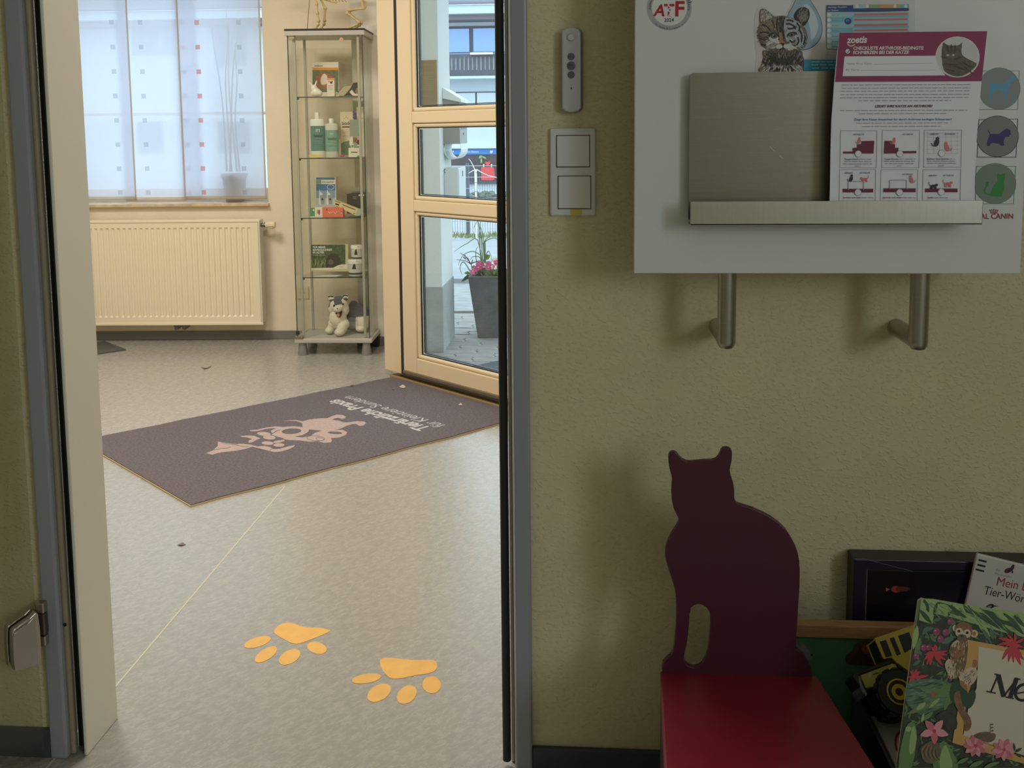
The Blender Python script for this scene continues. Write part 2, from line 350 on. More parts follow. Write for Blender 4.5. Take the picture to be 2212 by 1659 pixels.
GD = V((-.566, -.824, 0)); GN = V((.824, -.566, 0)); H0 = V((-.9835, -.0235, 0))            # glass leaf direction, face normal
def gq(t, z, n): return H0+GD*t+GN*n+V((0, 0, z))
def gbox(mb, t0, t1, z0, z1, n0, n1):
    vs = [gq(t, z, n) for z in (z0, z1) for t, n in ((t0, n0), (t1, n0), (t1, n1), (t0, n1))]
    return mb.add(vs, [(3,2,1,0),(4,5,6,7),(0,1,5,4),(1,2,6,5),(2,3,7,6),(3,0,4,7)])
gl = thing('glass_door', 'clear glass door leaf standing open beside the left door frame', 'door', gq(.4, .01, 0))
gbox(MB(), .004, .80, .012, 2.02, -.004, .004).build('glass_leaf', glass('green_glass', (.90, .905, .87)), gl)
for zc in (.243, 1.75):
    pts = smooth([(.005, -.040), (.005, .044), (.02, .043), (.042, .036), (.052, .026), (.053, -.032), (.047, -.041), (.022, -.044)], 3)
    o = MB().prism([gq(t, zc+z, .0045) for t, z in pts], GN*.012).build('clamp_plate', mat('brushed_hinge', (190, 180, 170), .3, .85), gl, bevel=.002)
    o2 = MB().prism([gq(t, zc+z, -.0045) for t, z in pts], GN*-.012).build('clamp_plate', MATS['brushed_hinge'], gl, bevel=.002)
    MB().prism([gq(.013+(t-.006)*.85, zc-.003+z*.92, .0165) for t, z in pts], GN*.003).build('cover_plate', mat('hinge_cover', (170, 163, 158), .25, .7), o, bevel=.001)
    for k, (za, zb) in enumerate(((-.040, -.021), (-.020, .020), (.021, .040))):
        MB().box((-.984, -.029, zc+.020+za), (-.968, -.0142, zc+.020+zb)).build('knuckle', M_ss if k != 1 else mat('hinge_dark', (104, 99, 94), .3, .8), gl, bevel=.002)
MB().tube([(-.9445, -.0025, .252), (-.9445, -.0035, .252)], .0035, 10).build('screw_hole', M_seal, d1)
# entrance door
d2 = struct('door_2', dp(2.1, 0))
HD = 2.1; LZ0 = .05
def dpart(name, u0, u1, z0, z1, e0, e1, m=M_cream, bevel=.004, par=None): return box_door(MB(), u0, u1, z0, z1, e0, e1).build(name, m, par or d2, bevel=bevel)
dpart('frame_post', 2.605, 2.735, .028, HD, 0, .09); dpart('frame_post', 1.52, 1.645, .028, HD, 0, .09)
dpart('frame_head', 1.645, 2.605, 2.0, HD, 0, .09)
dpart('gap_seal', 2.580, 2.607, .03, HD-.1, .002, .085, M_seal, 0)
dpart('threshold', 1.52, 2.70, -.001, .010, -.0, .10, M_creamd, .003); dpart('threshold_rail', 1.6, 2.66, .010, .026, .03, .09, M_alu, .002)
leaf = struct('door_3', dp(2.1, LZ0)); leaf.name = 'door_3'
ul0, ul1 = 2.581, 1.655
e0, e1 = -.003, .056
sw = .098
def lpart(name, *a, **k): return dpart(name, *a, par=leaf, **k)
lpart('stile', ul0, ul0-sw, LZ0, 2.0, e0, e1); lpart('stile', ul1+sw, ul1, LZ0, 2.0, e0, e1)
rails = [(LZ0, .120), (.785, .835), (1.172, 1.222), (1.905, 2.0)]
for z0_, z1_ in rails: lpart('rail', ul0-sw, ul1+sw, z0_, z1_, e0+.0005, e1)
lpart('weather_bar', ul0, ul1, LZ0-.014, LZ0+.004, e0-.006, e1, M_alu)
for i in range(3):
    zb, zt = rails[i][1], rails[i+1][0]; ua, ub = ul0-sw, ul1+sw; bw = .018
    for (ua_, ub_, za, zb_) in ((ua, ub, zb, zb+bw), (ua, ub, zt-bw, zt), (ua, ua-bw, zb, zt), (ub+bw, ub, zb, zt)):
        lpart('glazing_bead', ua_, ub_, za, zb_, e0+.006, e0+.03, bevel=.007)
    mbk = MB(); g = .004; q = (ua-bw, ub+bw, zb+bw, zt-bw)
    for (a_, b_, c_, d_) in ((q[0], q[1], q[2], q[2]+g), (q[0], q[1], q[3]-g, q[3]), (q[0], q[0]-g, q[2], q[3]), (q[1]+g, q[1], q[2], q[3])): box_door(mbk, a_, b_, c_, d_, e0+.018, e0+.024)
    mbk.build('gasket', M_seal, leaf)
    mbk = MB(); q = (ua-bw-.009, ub+bw+.009, zb+bw+.009, zt-bw-.009)
    for (a_, b_, c_, d_) in ((q[0], q[1], q[2]-.003, q[2]), (q[0]+.003, q[0]-.004, q[2], q[3]), (q[1]+.004, q[1], q[2], q[3])): box_door(mbk, a_, b_, c_, d_, e0+.026, e0+.036)
    mbk.build('spacer_bar', mat('black_spacer', (40, 48, 56), .4), leaf)
    box_door(MB(), ua-bw+.006, ub+bw-.006, zb+bw-.006, zt-bw+.006, e0+.024, e0+.026).build('pane', M_clear, leaf)
    box_door(MB(), ua-bw+.006, ub+bw-.006, zb+bw-.006, zt-bw+.006, e0+.036, e0+.038).build('pane', M_clear, leaf)
# window in the far wall
w1 = struct('window_1', fw((wu0+wu1)/2, wz0, .18)); mb = MB()
for a in ((wu0, wu0+.055, wz0, wz1), (wu1-.055, wu1, wz0, wz1), (wu0, wu1, wz0, wz0+.075), (wu0, wu1, wz0+.49, wz0+.505), (wu0, wu1, wz1-.06, wz1)): box_far(mb, *a, .215, .265)
mb.build('window_frame', mat('white_upvc', (236, 238, 240), .3), w1, bevel=.004)
um = (wu0+wu1)/2+.1; box_far(MB(), wu0+.05, wu1-.05, wz0+.05, wz1-.05, .24, .245).build('pane', M_clear, w1)
sill = box_far(MB(), wu0-.02, wu1+.006, wz0-.012, wz0+.003, -.03, .215).build('sill', mat('marbled_sill', (206, 184, 150), .35, noise=(22, .25)), w1, bevel=.002)
# ================================================================== FRONT ROOM: wall fittings
MIDP = Pl((0, 0, 0), (1, 0, 0))                # partition face
def wq(x, y, n): return MIDP.px(x, y, n)
K = lambda *c: c
def flat(name, c, **k): return mat(name, c, k.pop('rough', .55), **k)
# --- remote control
rc = thing('remote_control', 'slim silver grey blind remote with round buttons mounted on the yellow wall', 'remote control', wq(1234, 235, 0))
pr = [(-.0155,-.062),(-.0155,.06),(-.011,.064),(-.004,.0665),(.004,.0665),(.011,.064),(.0155,.06),(.0155,-.062),(.011,-.066),(.004,-.068),(-.004,-.068),(-.011,-.066)]
rcx, rcz = wq(1234, 150, .02).x, wq(1234, 150, .02).z
M_rem = mat('silver_plastic', (186, 190, 192), .35); M_remb = mat('grey_plastic', (112, 120, 126), .4); M_btn = mat('button_grey', (92, 98, 102), .45)
MB().prism([(rcx+x*1.12+.0012, 0, rcz+z) for x, z in pr], (0, -.014, 0)).build('back_shell', M_remb, rc, bevel=.003)
MB().prism([(rcx+x, -.014, rcz+z) for x, z in pr], (0, -.007, 0)).build('front_shell', M_rem, rc, bevel=.0035, seg=3)
RP = Pl((rcx, -.021, rcz), (1, 0, 0))
def button(name, dz, r, m, d=.0025): return MB().lathe(RP.p(0, dz), [(r, 0), (r, d*.6), (r*.8, d), (.0005, d*1.05)], 20, Matrix.Rotation(R(90), 4, 'X')).build(name, m, rc, smooth=True)
button('selector_button', .0505, .0062, mat('white_button', (196, 200, 202), .3), .004)
b1 = button('up_button', .0203, .0056, M_btn); b2 = button('stop_button', .0058, .0068, M_btn); b3 = button('down_button', -.0085, .0056, M_btn)
button('indicator', -.0297, .0014, M_seal, .0006)
for b_, dz, k in ((b1, .0203, 1), (b3, -.0085, -1)):
    q = MB()
    for s_ in (-1, 1): q.poly([RP.p(s_*.0026, dz-k*.0013, .0027), RP.p(s_*.0026, dz-k*.0006, .0027), RP.p(0, dz+k*.0018, .0027), RP.p(0, dz+k*.0010, .0027)])
    q.build('arrow', M_seal, b_)
q = MB(); put_text(q, 'my', RP.p(-.0038, .0048, .0028), RP.p(.0038, .0048, .0028), RP.N); q.build('lettering', M_seal, b2)
# --- double light switch
sw_ = thing('light_switch', 'double white wall switch with a yellow sticker on its bottom edge', 'light switch', wq(1238, 467, 0))
M_sw = mat('switch_white', (216, 218, 218), .35)
xa, za = wq(1188, 467, .008).x, wq(1240, 466.5, .008).z; xb, zb = wq(1287, 280, .008).x, wq(1240, 276.5, .008).z
B((xa, -.0085, za), (xb, 0, zb)).build('frame', M_sw, sw_, bevel=.004, seg=3)
for (x0, y0, x1, y1) in ((1203, 293, 1273, 360), (1206.5, 381, 1275.5, 450)):
    p0, p1 = wq(x0, y1, .0115), wq(x1, y0, .0115)
    B((p0.x-.0012, -.0092, p0.z-.0015), (p1.x+.0012, -.0085, p1.z+.0012)).build('recess', mat('switch_gap', (70, 76, 78), .5), sw_)
    MB().prism([(p0.x, -.0092, p0.z), (p1.x, -.0092, p0.z), (p1.x, -.0092, p1.z), (p0.x, -.0092, p1.z)], (0, -.003, 0)).build('rocker', M_sw, sw_, bevel=.0012)
p0, p1 = wq(1232, 465, .0086), wq(1257, 451, .0086); B((p0.x, -.0089, p0.z), (p1.x, -.0085, p1.z)).build('sticker', flat('yellow_sticker', (206, 186, 96)), sw_)
# --- white board on steel tubes
BY = -.146; BP = Pl((0, BY, 0), (1, 0, 0))
bx0, bx1, bz0 = .0632, .6265, .9095
bd = thing('wall_board', 'white panel board carried in front of the wall by two bent steel tubes', 'board', (.345, -.11, .79))
M_bd = mat('white_laminate', (214, 217, 218), .42)
B((bx0, BY, bz0), (bx1, BY+.018, 1.62)).build('panel', M_bd, bd, bevel=.0015)
for tx in (.2066, .4945):
    arc = [(tx, 0, .8015), (tx, -.100, .8015), (tx, -.1085, .8035), (tx, -.1125, .8115), (tx, -.1128, .83), (tx, -.1128, 1.5)]
    MB().tube([(tx, .002, .8015), (tx, -.1128, .8015)], .0142, 24).build('support_tube', M_ss, bd, smooth=True)
    MB().tube([(tx, -.1128, .7895), (tx, -.1128, .795), (tx, -.1128, .80), (tx, -.1128, 1.5)], [.010, .0135, .0142, .0142], 24).build('upright_tube', M_ss, bd, smooth=True)
# --- steel leaflet holder
lh = thing('leaflet_holder', 'brushed steel leaflet holder with a low front lip on the white board', 'leaflet holder', (.345, -.17, .985))
M_br = mat('brushed_steel', (134, 129, 122), .38, 1.0, noise=(14, .05, (1, 1, 60)), bump=(90, .04))
LP = Pl((0, -.197, 0), (1, 0, 0)); l0, l1 = LP.px(1491, 487), LP.px(2124, 432.5)
B((l0.x, -.197, l0.z), (l1.x, -.195, l1.z)).build('front_lip', mat('brushed_lip', (178, 180, 180), .27, 1.0, noise=(10, .04, (60, 1, 1))), lh, bevel=.0008)
B((l0.x, -.197, l0.z), (l1.x, -.16, l0.z+.002)).build('bottom', M_br, lh)
HP = Pl((0, -.163, 0), (1, 0, 0)); h0, h1 = HP.px(1487, 474), HP.px(1490, 158)
hp = [(h0.x, h0.z), (.53, h0.z), (.53, h1.z+.001), (h1.x+.004, h1.z), (h1.x, h1.z-.003)]
MB().prism([(x, -.163, z) for x, z in hp], (0, .0025, 0)).build('back_plate', M_br, lh)
A_ = Art(Pl((0, -.163, 0), (1, 0, 0)), (1460, 140, 4.608)); Mscr = flat('scratch', (196, 190, 178), rough=.4)
A_.line(Mscr, [(935, 812), (985, 862)], 5).line(Mscr, [(1030, 900), (1068, 937)], 5); A_.build('scratch', lh)
# --- round seminar sticker
ink = flat('print_black', (28, 30, 34)); wht = flat('print_white', (222, 222, 224)); 
M_atf = flat('badge_grey', (168, 172, 178)); red = flat('print_red', (172, 30, 52))
st = MB(); st.prism([BP.px(1445.5+48.5*math.cos(a), 17+48.5*math.sin(a)) for a in [2*math.pi*i/40 for i in range(40)]], (0, -.0003, 0))
bs = thing('round_sticker', 'round white and grey sticker with red letters at the board top left', 'sticker', BP.px(1445, 66)); st.build('disc', M_atf, bs)
A_ = Art(BP, (1380, 0, 4.608), .0005); A_.oval(wht, 305, 78, 176, 176, 0, 40)
A_.text(red, 'A', (138, 158), (256, 158), 1.02, .03, .2).text(red, 'T', (248, 158), (352, 158), 1.0, .03).text(red, 'F', (360, 158), (452, 158), .95, .03)
A_.line(wht, [(318, 25), (292, 50), (316, 75), (290, 100), (316, 125), (296, 160)], 13, 3).text(ink, '2024', (253, 218), (350, 215), 1.0, .02)
def arctext(A_, m, t, cx, cy, r, a0, a1, h, inward=False):
    n = len(t)
    for i, ch in enumerate(t):
        if ch == ' ': continue
        a = R(a0+(a1-a0)*(i+.5)/n); c, s_ = math.cos(a), math.sin(a); k = 1 if not inward else -1; wd = r*abs(R(a1-a0))/n*(.42 if ch in 'iltr.f' else .8)
        tx, ty = (-s_*k, c*k); x, y = cx+r*c, cy+r*s_
        A_.text(m, ch, (x-tx*wd/2, y-ty*wd/2), (x+tx*wd/2, y+ty*wd/2), .95, .01); A_.n -= A_.dn
arctext(A_, ink, 'Akademie f\u00fcr tier\u00e4rztliche Fortbildung', 305, 78, 188, 172, 368, 20)
arctext(A_, ink, 'der Bundestier\u00e4rztekammer e. V.', 305, 78, 214, 132, 40, 20, True)
A_.build('printed_badge', bs)
# --- cat parasite poster with kitten cut-out
po = thing('kitten_poster', 'kitten and water drop poster with a parasite chart, behind the steel holder', 'poster', BP.px(1800, 170))
pap = flat('poster_paper', (205, 203, 206), rough=.4)
ol = smooth([(1150, 800), (1160, 640), (1170, 560), (1160, 480), (1145, 360), (1150, 200), (1165, 110), (1195, 75), (1240, 70), (1330, 140), (1380, 150), (1450, 140), (1520, 30), (1560, -200), (1700, -420)], 3, False)+[(2750, -420), (2742, 800)]
MB().prism([BP.px(1380+x/4.608, y/4.608) for x, y in ol], (0, -.0004, 0)).build('paper', pap, po)
A_ = Art(BP, (1380, 0, 4.608), .0006)
drop = flat('drop_blue', (150, 180, 200)); dropd = flat('drop_line', (60, 84, 100)); dropl = flat('drop_light', (196, 214, 226))
fur = flat('fur_tan', (146, 120, 100), noise=(260, .35)); furd = flat('fur_dark', (44, 42, 44), noise=(300, .4)); furg = flat('fur_grey', (128, 128, 128), noise=(260, .35)); furw = flat('fur_white', (208, 206, 204)); nose = flat('nose_pink', (176, 124, 96))
dr = [(1480, 160), (1530, 60), (1570, -40), (1600, -180), (1640, -260), (1680, -180), (1700, -20), (1760, 80), (1812, 190), (1828, 300), (1800, 400), (1730, 470), (1640, 500), (1560, 480), (1490, 380)]
A_.poly(dropd, dr, 3).poly(drop, [(1651+(x-1651)*.965, 200+(y-200)*.972) for x, y in dr], 3).poly(dropl, [(1640, 60), (1700, 60), (1770, 180), (1780, 300), (1720, 400), (1700, 260)], 3)
kb = flat('kit_brown', (104, 92, 84)); kt = flat('kit_tan', (158, 134, 116)); kd = flat('kit_dark', (48, 45, 46)); kg = flat('kit_grey', (140, 138, 138)); kw = flat('kit_white', (210, 208, 206)); tb = flat('tiger_blue', (158, 172, 182)); tl = flat('tiger_pale', (190, 200, 206)); tt = flat('tiger_tan', (150, 130, 104)); pk_ = flat('ear_pink', (172, 146, 138))
hd_ = smooth([(1192, 270), (1215, 232), (1290, 190), (1350, 170), (1420, 158), (1500, 172), (1590, 215), (1660, 290), (1672, 390), (1650, 470), (1560, 500), (1440, 520), (1320, 505), (1230, 462), (1200, 400), (1190, 330)], 3)
hk_ = [(1430+(x-1430)*1.06, 350+(y-350)*1.05) for x, y in hd_]
rad = lambda x, y: math.degrees(math.atan2(y-400, x-1430))
# tiger ear in the drop, kitten ear
A_.poly(kd, [(1540, 175), (1560, 115), (1600, 80), (1650, 72), (1690, 95), (1702, 150), (1680, 215), (1640, 262), (1600, 240)], 3).poly(furg, [(1590, 175), (1612, 125), (1648, 112), (1670, 140), (1652, 205), (1615, 220)], 3).fur([kd, furg, kg], [(1560, 180), (1610, 95), (1680, 110), (1680, 210), (1620, 240)], 160, lambda x, y: -70, 40, 3)
A_.poly(kb, [(1206, 240), (1198, 130), (1212, 94), (1242, 86), (1290, 112), (1350, 165), (1390, 165), (1300, 275)], 3).poly(kg, [(1218, 225), (1212, 140), (1236, 108), (1285, 138), (1335, 180), (1280, 250)], 3).poly(pk_, [(1240, 220), (1236, 170), (1262, 150), (1300, 190), (1270, 235)], 3).fur([kw, kg, kb, kw], [(1212, 240), (1212, 110), (1260, 110), (1340, 180), (1290, 250)], 300, lambda x, y: -60+(x-1270)*.4, 46, 3, [(1196, 300), (1192, 120), (1210, 82), (1245, 78), (1300, 108), (1370, 170), (1380, 290)])
# body
bd_ = [(1210, 735), (1214, 650), (1236, 570), (1236, 500), (1420, 515), (1600, 495), (1634, 560), (1640, 735)]
A_.poly(kb, bd_, 2).fur([kd, kd, kd, kb, kg, kt], bd_, 900, lambda x, y: 90+(x-1430)*.12, 52, 6)
A_.fur([kw, kt, kg, kw], [(1250, 640), (1600, 630), (1630, 720), (1220, 725)], 190, lambda x, y: 90-(x-1430)*.30, 60, 6).fur([kd], [(1240, 560), (1620, 550), (1620, 620), (1240, 630)], 160, lambda x, y: 95, 46, 7).fur([kd], [(1330, 660), (1530, 650), (1540, 720), (1320, 720)], 70, lambda x, y: 90-(x-1430)*.5, 50, 6)
# head
A_.poly(kb, hd_).fur([kb, kd, kt, kg, kb], hd_, 1300, rad, 46, 4, hk_)
A_.fur([kt, kt, kb, kg], [(1205, 330), (1215, 240), (1300, 190), (1380, 180), (1380, 300), (1300, 310)], 420, lambda x, y: 235+(x-1250)*.2, 46, 4, hk_)
for pts in ([(1380, 300), (1372, 240), (1380, 180)], [(1352, 280), (1335, 225), (1325, 195)], [(1310, 300), (1270, 262), (1225, 245)], [(1300, 330), (1250, 320), (1205, 330)], [(1290, 400), (1240, 395), (1200, 380)], [(1300, 440), (1250, 450), (1220, 440)]): A_.line(kd, pts, 14, 3)
A_.fur([kd, kd, kb], [(1400, 165), (1470, 165), (1450, 420), (1400, 330)], 220, lambda x, y: -88, 50, 5, hk_)
# tiger half
th_ = smooth([(1452, 190), (1520, 186), (1590, 222), (1640, 290), (1648, 390), (1610, 455), (1540, 472), (1480, 430), (1450, 340)], 3)
A_.poly(tb, th_).fur([tl, tb, tl, kg], th_, 380, lambda x, y: math.degrees(math.atan2(y-360, x-1440)), 40, 4, hk_)
for pts in ([(1470, 205), (1500, 200), (1540, 215)], [(1462, 240), (1500, 238), (1545, 262), (1560, 290)], [(1480, 285), (1530, 282), (1570, 262)], [(1570, 225), (1600, 270), (1590, 310)], [(1600, 300), (1622, 350), (1618, 420)], [(1640, 300), (1655, 370), (1640, 450)], [(1580, 370), (1590, 410), (1570, 450)], [(1500, 400), (1530, 420), (1560, 400)], [(1480, 420), (1520, 450), (1560, 455)]): A_.line(kd, pts, 17, 3)
A_.fur([tt, kt, kb, tt], [(1600, 232), (1660, 290), (1700, 340), (1692, 430), (1650, 470), (1656, 360)], 260, lambda x, y: 60, 50, 4, hk_)
# muzzle, eyes, nose
A_.oval(kw, 1350, 402, 62, 24, 24).fur([kw, kg], [(1290, 390), (1350, 420), (1400, 440), (1380, 470), (1300, 480), (1290, 430)], 220, lambda x, y: 160, 44, 5).fur([kw, tl], [(1440, 450), (1490, 430), (1545, 470), (1500, 490), (1450, 488)], 160, lambda x, y: 20, 40, 5).oval(kw, 1400, 462, 36, 22, -15).oval(kw, 1468, 464, 34, 22, 15)
A_.oval(kd, 1343, 355, 46, 34, 8).oval(kw, 1348, 372, 44, 26, 14).oval(kd, 1345, 356, 36, 30, 5).oval(flat('eye_grey', (108, 112, 112)), 1347, 360, 27, 24).oval(ink, 1349, 359, 14, 15).oval(kw, 1341, 351, 5, 5)
A_.oval(kd, 1526, 346, 52, 30, -12).oval(tl, 1528, 356, 44, 18, -8).oval(kd, 1524, 346, 38, 22, -10).oval(MATS['eye_grey'], 1523, 347, 29, 18).oval(ink, 1521, 347, 12, 13)
A_.poly(nose, [(1398, 340), (1418, 330), (1430, 395), (1452, 418), (1450, 436), (1434, 458), (1404, 428)], 3).fur([nose, kt], [(1398, 340), (1420, 335), (1435, 410), (1410, 420)], 60, lambda x, y: -92, 36, 4).poly(ink, [(1408, 424), (1450, 430), (1436, 464)], 1).line(ink, [(1436, 462), (1436, 482), (1398, 496)], 6, 2).line(ink, [(1436, 482), (1482, 490)], 6)
A_.fur([kd, kd, kb], [(1196, 260), (1215, 400), (1250, 480), (1210, 430), (1185, 330)], 120, lambda x, y: 175, 24, 4)
blu = flat('print_cyan', (40, 140, 180)); nav = flat('print_navy', (52, 70, 132)); cyl = flat('print_pale_cyan', (160, 200, 212)); cym = flat('print_mid_cyan', (120, 186, 204)); sal = flat('print_salmon', (206, 120, 122)); gry = flat('print_grey', (150, 152, 158)); orn = flat('print_orange', (206, 164, 110)); grn = flat('print_green', (140, 176, 124))
A_.rect(blu, 1640, 592, 2700, 708); 
for i, y in enumerate((615, 645, 678)): A_.words(cyl, 1720, 1960, y, 18)
A_.z = (1600, 0, 4.0218)
A_.rect(nav, 748, 45, 978, 108).rect(cyl, 748, 108, 978, 425); A_.text(wht, 'Wichtige Parasiten', (758, 72), (920, 66), 1).text(wht, 'bei Katzen', (758, 98), (850, 95), 1)
A_.poly(cyl, [(978, 42), (1100, 40), (1100, 72), (978, 74)]).poly(grn, [(1100, 40), (1200, 39), (1200, 71), (1100, 72)]).poly(orn, [(1200, 39), (1380, 37), (1380, 69), (1200, 71)]).poly(cym, [(1380, 37), (1462, 36), (1462, 68), (1380, 69)])
A_.poly(nav, [(978, 76), (1462, 70), (1462, 92), (978, 104)]); A_.rect(cyl, 978, 104, 1462, 300)
for i in range(4):
    y = 126+i*46; A_.rect(cym if i % 2 else cyl, 748, y-22, 978, y+22); A_.poly(cyl if i % 2 else cym, [(978, y+10), (1462, y+6), (1462, y+24), (978, y+26)]); A_.poly(sal, [(985, y-8), (1450, y-14), (1450, y+4), (985, y+10)])
for i in range(7): A_.oval(wht, 768, 128+i*46, 17, 17).words(gry, 792, 850, 130+i*46, 12)
for i, x in enumerate((1010, 1100, 1220, 1340, 1435)): A_.oval(wht if i != 2 else orn, x, 56, 15, 14)
A_.oval(nav, 932, 185, 30, 28).oval(blu, 928, 178, 16, 12)
for y in (455, 470, 485, 500): A_.words(gry, 740, 850, y, 7)
A_.build('printed_picture', po)
# --- checklist sheet in the holder
SP = Pl((0, -.1935, 0), (1, 0, 0))
ck = thing('checklist_sheet', 'white checklist sheet with purple header leaning in the steel holder', 'paper sheet', SP.px(1950, 470))
def sheetpt(x, y, n=0): return SP.px(x, y, n)
edge = [(1814, 70), (2132, 67), (2126, 110), (2120, 178), (2115, 240), (2110, 300), (2106, 380), (2104, 470), (1791, 470), (1793, 400), (1794, 330), (1796, 260), (1802, 178), (1808, 120)]
sheet_w = flat('sheet_paper', (226, 228, 238)); pur = flat('print_purple', (138, 40, 86)); dkp = flat('print_plum', (106, 26, 58))
MB().prism([SP.px(*p) for p in edge], (0, .0016, 0)).build('paper', sheet_w, ck)
A_ = Art(SP, (1600, 0, 4.0218)); A_.poly(pur, [(860, 284), (2142, 270), (2094, 706), (820, 712)])
A_.poly(sheet_w, [(902, 490), (1700, 484), (1730, 600), (1780, 655), (886, 662)])
A_.text(wht, 'zoetis', (920, 374), (1098, 370), 1.15, .03, .18).line(wht, [(928, 385), (960, 400), (992, 385)], 8, 3)
A_.text(wht, 'CHECKLISTE ARTHROSE-BEDINGTE', (978, 432), (1588, 430), 1.05, .03, .08).text(wht, 'SCHMERZEN BEI DER KATZE', (974, 470), (1462, 467), 1.05, .03, .08)
A_.oval(wht, 930, 446, 20, 20).line(blu, [(918, 446), (930, 456), (948, 432)], 7)
A_.text(gry, 'Name Ihrer Katze', (922, 562), (1142, 560), .9).line(gry, [(1150, 558), (1665, 550)], 3).text(gry, 'Ihr Name', (916, 616), (1030, 614), .95).line(gry, [(1040, 612), (1690, 608)], 3)
ph = flat('photo_grey', (206, 204, 210)); tab = flat('tabby', (92, 86, 76), noise=(220, .35)); tabd = flat('tabby_dark', (58, 54, 48), noise=(240, .3))
A_.oval(wht, 1884, 495, 192, 178, 0, 40).oval(ph, 1884, 495, 186, 172, 0, 40)
A_.poly(tab, [(1745, 440), (1752, 400), (1765, 365), (1795, 392), (1890, 394), (1925, 368), (1918, 430), (1928, 480), (1990, 520), (2050, 552), (2030, 590), (1960, 645), (1880, 666), (1800, 640), (1760, 600), (1748, 520)], 2)
for (x, y, l_, a) in ((1800, 425, 40, 80), (1830, 420, 40, 90), (1860, 425, 40, 100), (1770, 500, 34, 15), (1890, 505, 40, -15), (1830, 560, 60, 5), (1900, 590, 60, 20), (1960, 560, 50, 35), (1980, 610, 50, 40), (1820, 610, 50, 15)): A_.oval(tabd, x, y, l_, 7, a, 10)
A_.oval(ph, 1800, 478, 12, 7).oval(ph, 1848, 478, 12, 7)
A_.z = (1780, 160, 5.72)
for y, x0, x1 in ((135, 215, 1815), (175, 215, 1805), (212, 210, 1808), (255, 205, 1800), (294, 200, 1800), (330, 420, 1570), (452, 200, 1765), (490, 430, 1520), (606, 400, 1530), (648, 470, 1440)): A_.words(gry, x0, x1, y, 15, -.004)
A_.text(dkp, 'LEIDET IHRE KATZE AN ARTHROSE?', (632, 412), (1342, 408), .95, .03, .1).text(flat('print_steel_blue', (72, 118, 150)), 'Zeigt Ihre Katze Anzeichen f\u00fcr durch Arthrose bedingte Schmerzen?', (368, 574), (1580, 570), .9, .01, .1)
boxes = [(205, 700, 655, 1158), (722, 696, 1182, 1156), (1240, 692, 1700, 1150), (195, 1182, 640, 1600), (705, 1182, 1160, 1600), (1225, 1180, 1690, 1600)]
bk = flat('print_dark', (44, 44, 50)); stb = MATS['print_steel_blue']
for i, (x0, y0, x1, y1) in enumerate(boxes):
    A_.ring(gry, [(x0, y0), (x1, y0), (x1-8, y1), (x0-8, y1)], 5)
def catfig(m, x, y, s_, flip=1, stand=False):
    if stand: A_.oval(m, x, y, 42*s_, 20*s_, -4, 12).oval(m, x+44*s_*flip, y-16*s_, 18*s_, 16*s_, 0, 10); [A_.rect(m, x+k*s_-6*s_, y, x+k*s_+7*s_, y+40*s_) for k in (-32, -14, 20, 34)]; A_.line(m, [(x-40*s_*flip, y-8*s_), (x-60*s_*flip, y-30*s_), (x-52*s_*flip, y-55*s_)], 7*s_)
    else: A_.oval(m, x, y, 26*s_, 44*s_, 20*flip, 12).oval(m, x+10*s_*flip, y-48*s_, 18*s_, 17*s_, 0, 10).line(m, [(x-14*s_*flip, y+36*s_), (x-46*s_*flip, y+30*s_), (x-56*s_*flip, y)], 8*s_)
A_.poly(dkp, [(235, 958), (355, 956), (355, 912), (408, 910), (408, 868), (460, 866), (460, 828), (622, 824), (612, 982), (235, 982)]); catfig(sal, 432, 830, .75)
A_.poly(dkp, [(748, 826), (832, 825), (832, 868), (878, 866), (878, 912), (920, 910), (920, 952), (1140, 950), (1140, 978), (740, 982)]); catfig(sal, 862, 836, .8, 1)
for k in range(6): A_.line(gry, [(1260, 730+k*50), (1660, 730+k*50)], 2).line(gry, [(1280+k*74, 716), (1280+k*74, 975)], 2)
catfig(bk, 1392, 850, 1.15, 1); catfig(sal, 1520, 910, 1.1, -1)
A_.rect(dkp, 232, 1418, 608, 1462).rect(dkp, 735, 1412, 1134, 1460).rect(dkp, 1250, 1414, 1650, 1460)
for x0, x1, y in ((300, 490, 1326), (812, 1020, 1310)): A_.line(gry, [(x0, y+110), (x0, y), (x1, y), (x1, y+110)], 8)
catfig(bk, 335, 1295, .85); catfig(sal, 500, 1300, .85, -1, True); catfig(sal, 1080, 1310, .9, -1); catfig(bk, 1350, 1385, .95, 1, True); catfig(sal, 1530, 1358, 1.0, 1, True)
for x, y in ((424, 985), (938, 985), (1455, 978), (420, 1462), (935, 1462), (1450, 1458)): A_.oval(gry, x, y, 42, 42).oval(sheet_w, x, y, 37, 37)
for t, x0, x1, y, m in (('ARTHROSE', 360, 498, 756, stb), ('ARTHROSE', 965, 1100, 754, stb), ('GESUND', 1310, 1415, 752, bk), ('ARTHROSE', 1488, 1625, 752, stb), ('GESUND', 252, 355, 1232, bk), ('ARTHROSE', 435, 570, 1230, stb), ('ARTHROSE', 962, 1098, 1248, stb), ('GESUND', 1292, 1395, 1264, bk), ('ARTHROSE', 1470, 1605, 1262, stb)): A_.text(m, t, (x0, y), (x1, y-2), 1, .02, .12)
for t, x0, x1, y in (('Treppe hinauf', 252, 415, 1060), ('Treppe hinunter', 742, 925, 1058), ('Spielzeug hinterherjagen', 1268, 1545, 1056), ('Springen nach oben', 235, 452, 1534), ('Springen nach unten', 728, 955, 1534), ('Laufen', 1280, 1350, 1534)): A_.text(bk, t, (x0, y), (x1, y), .95, .02)
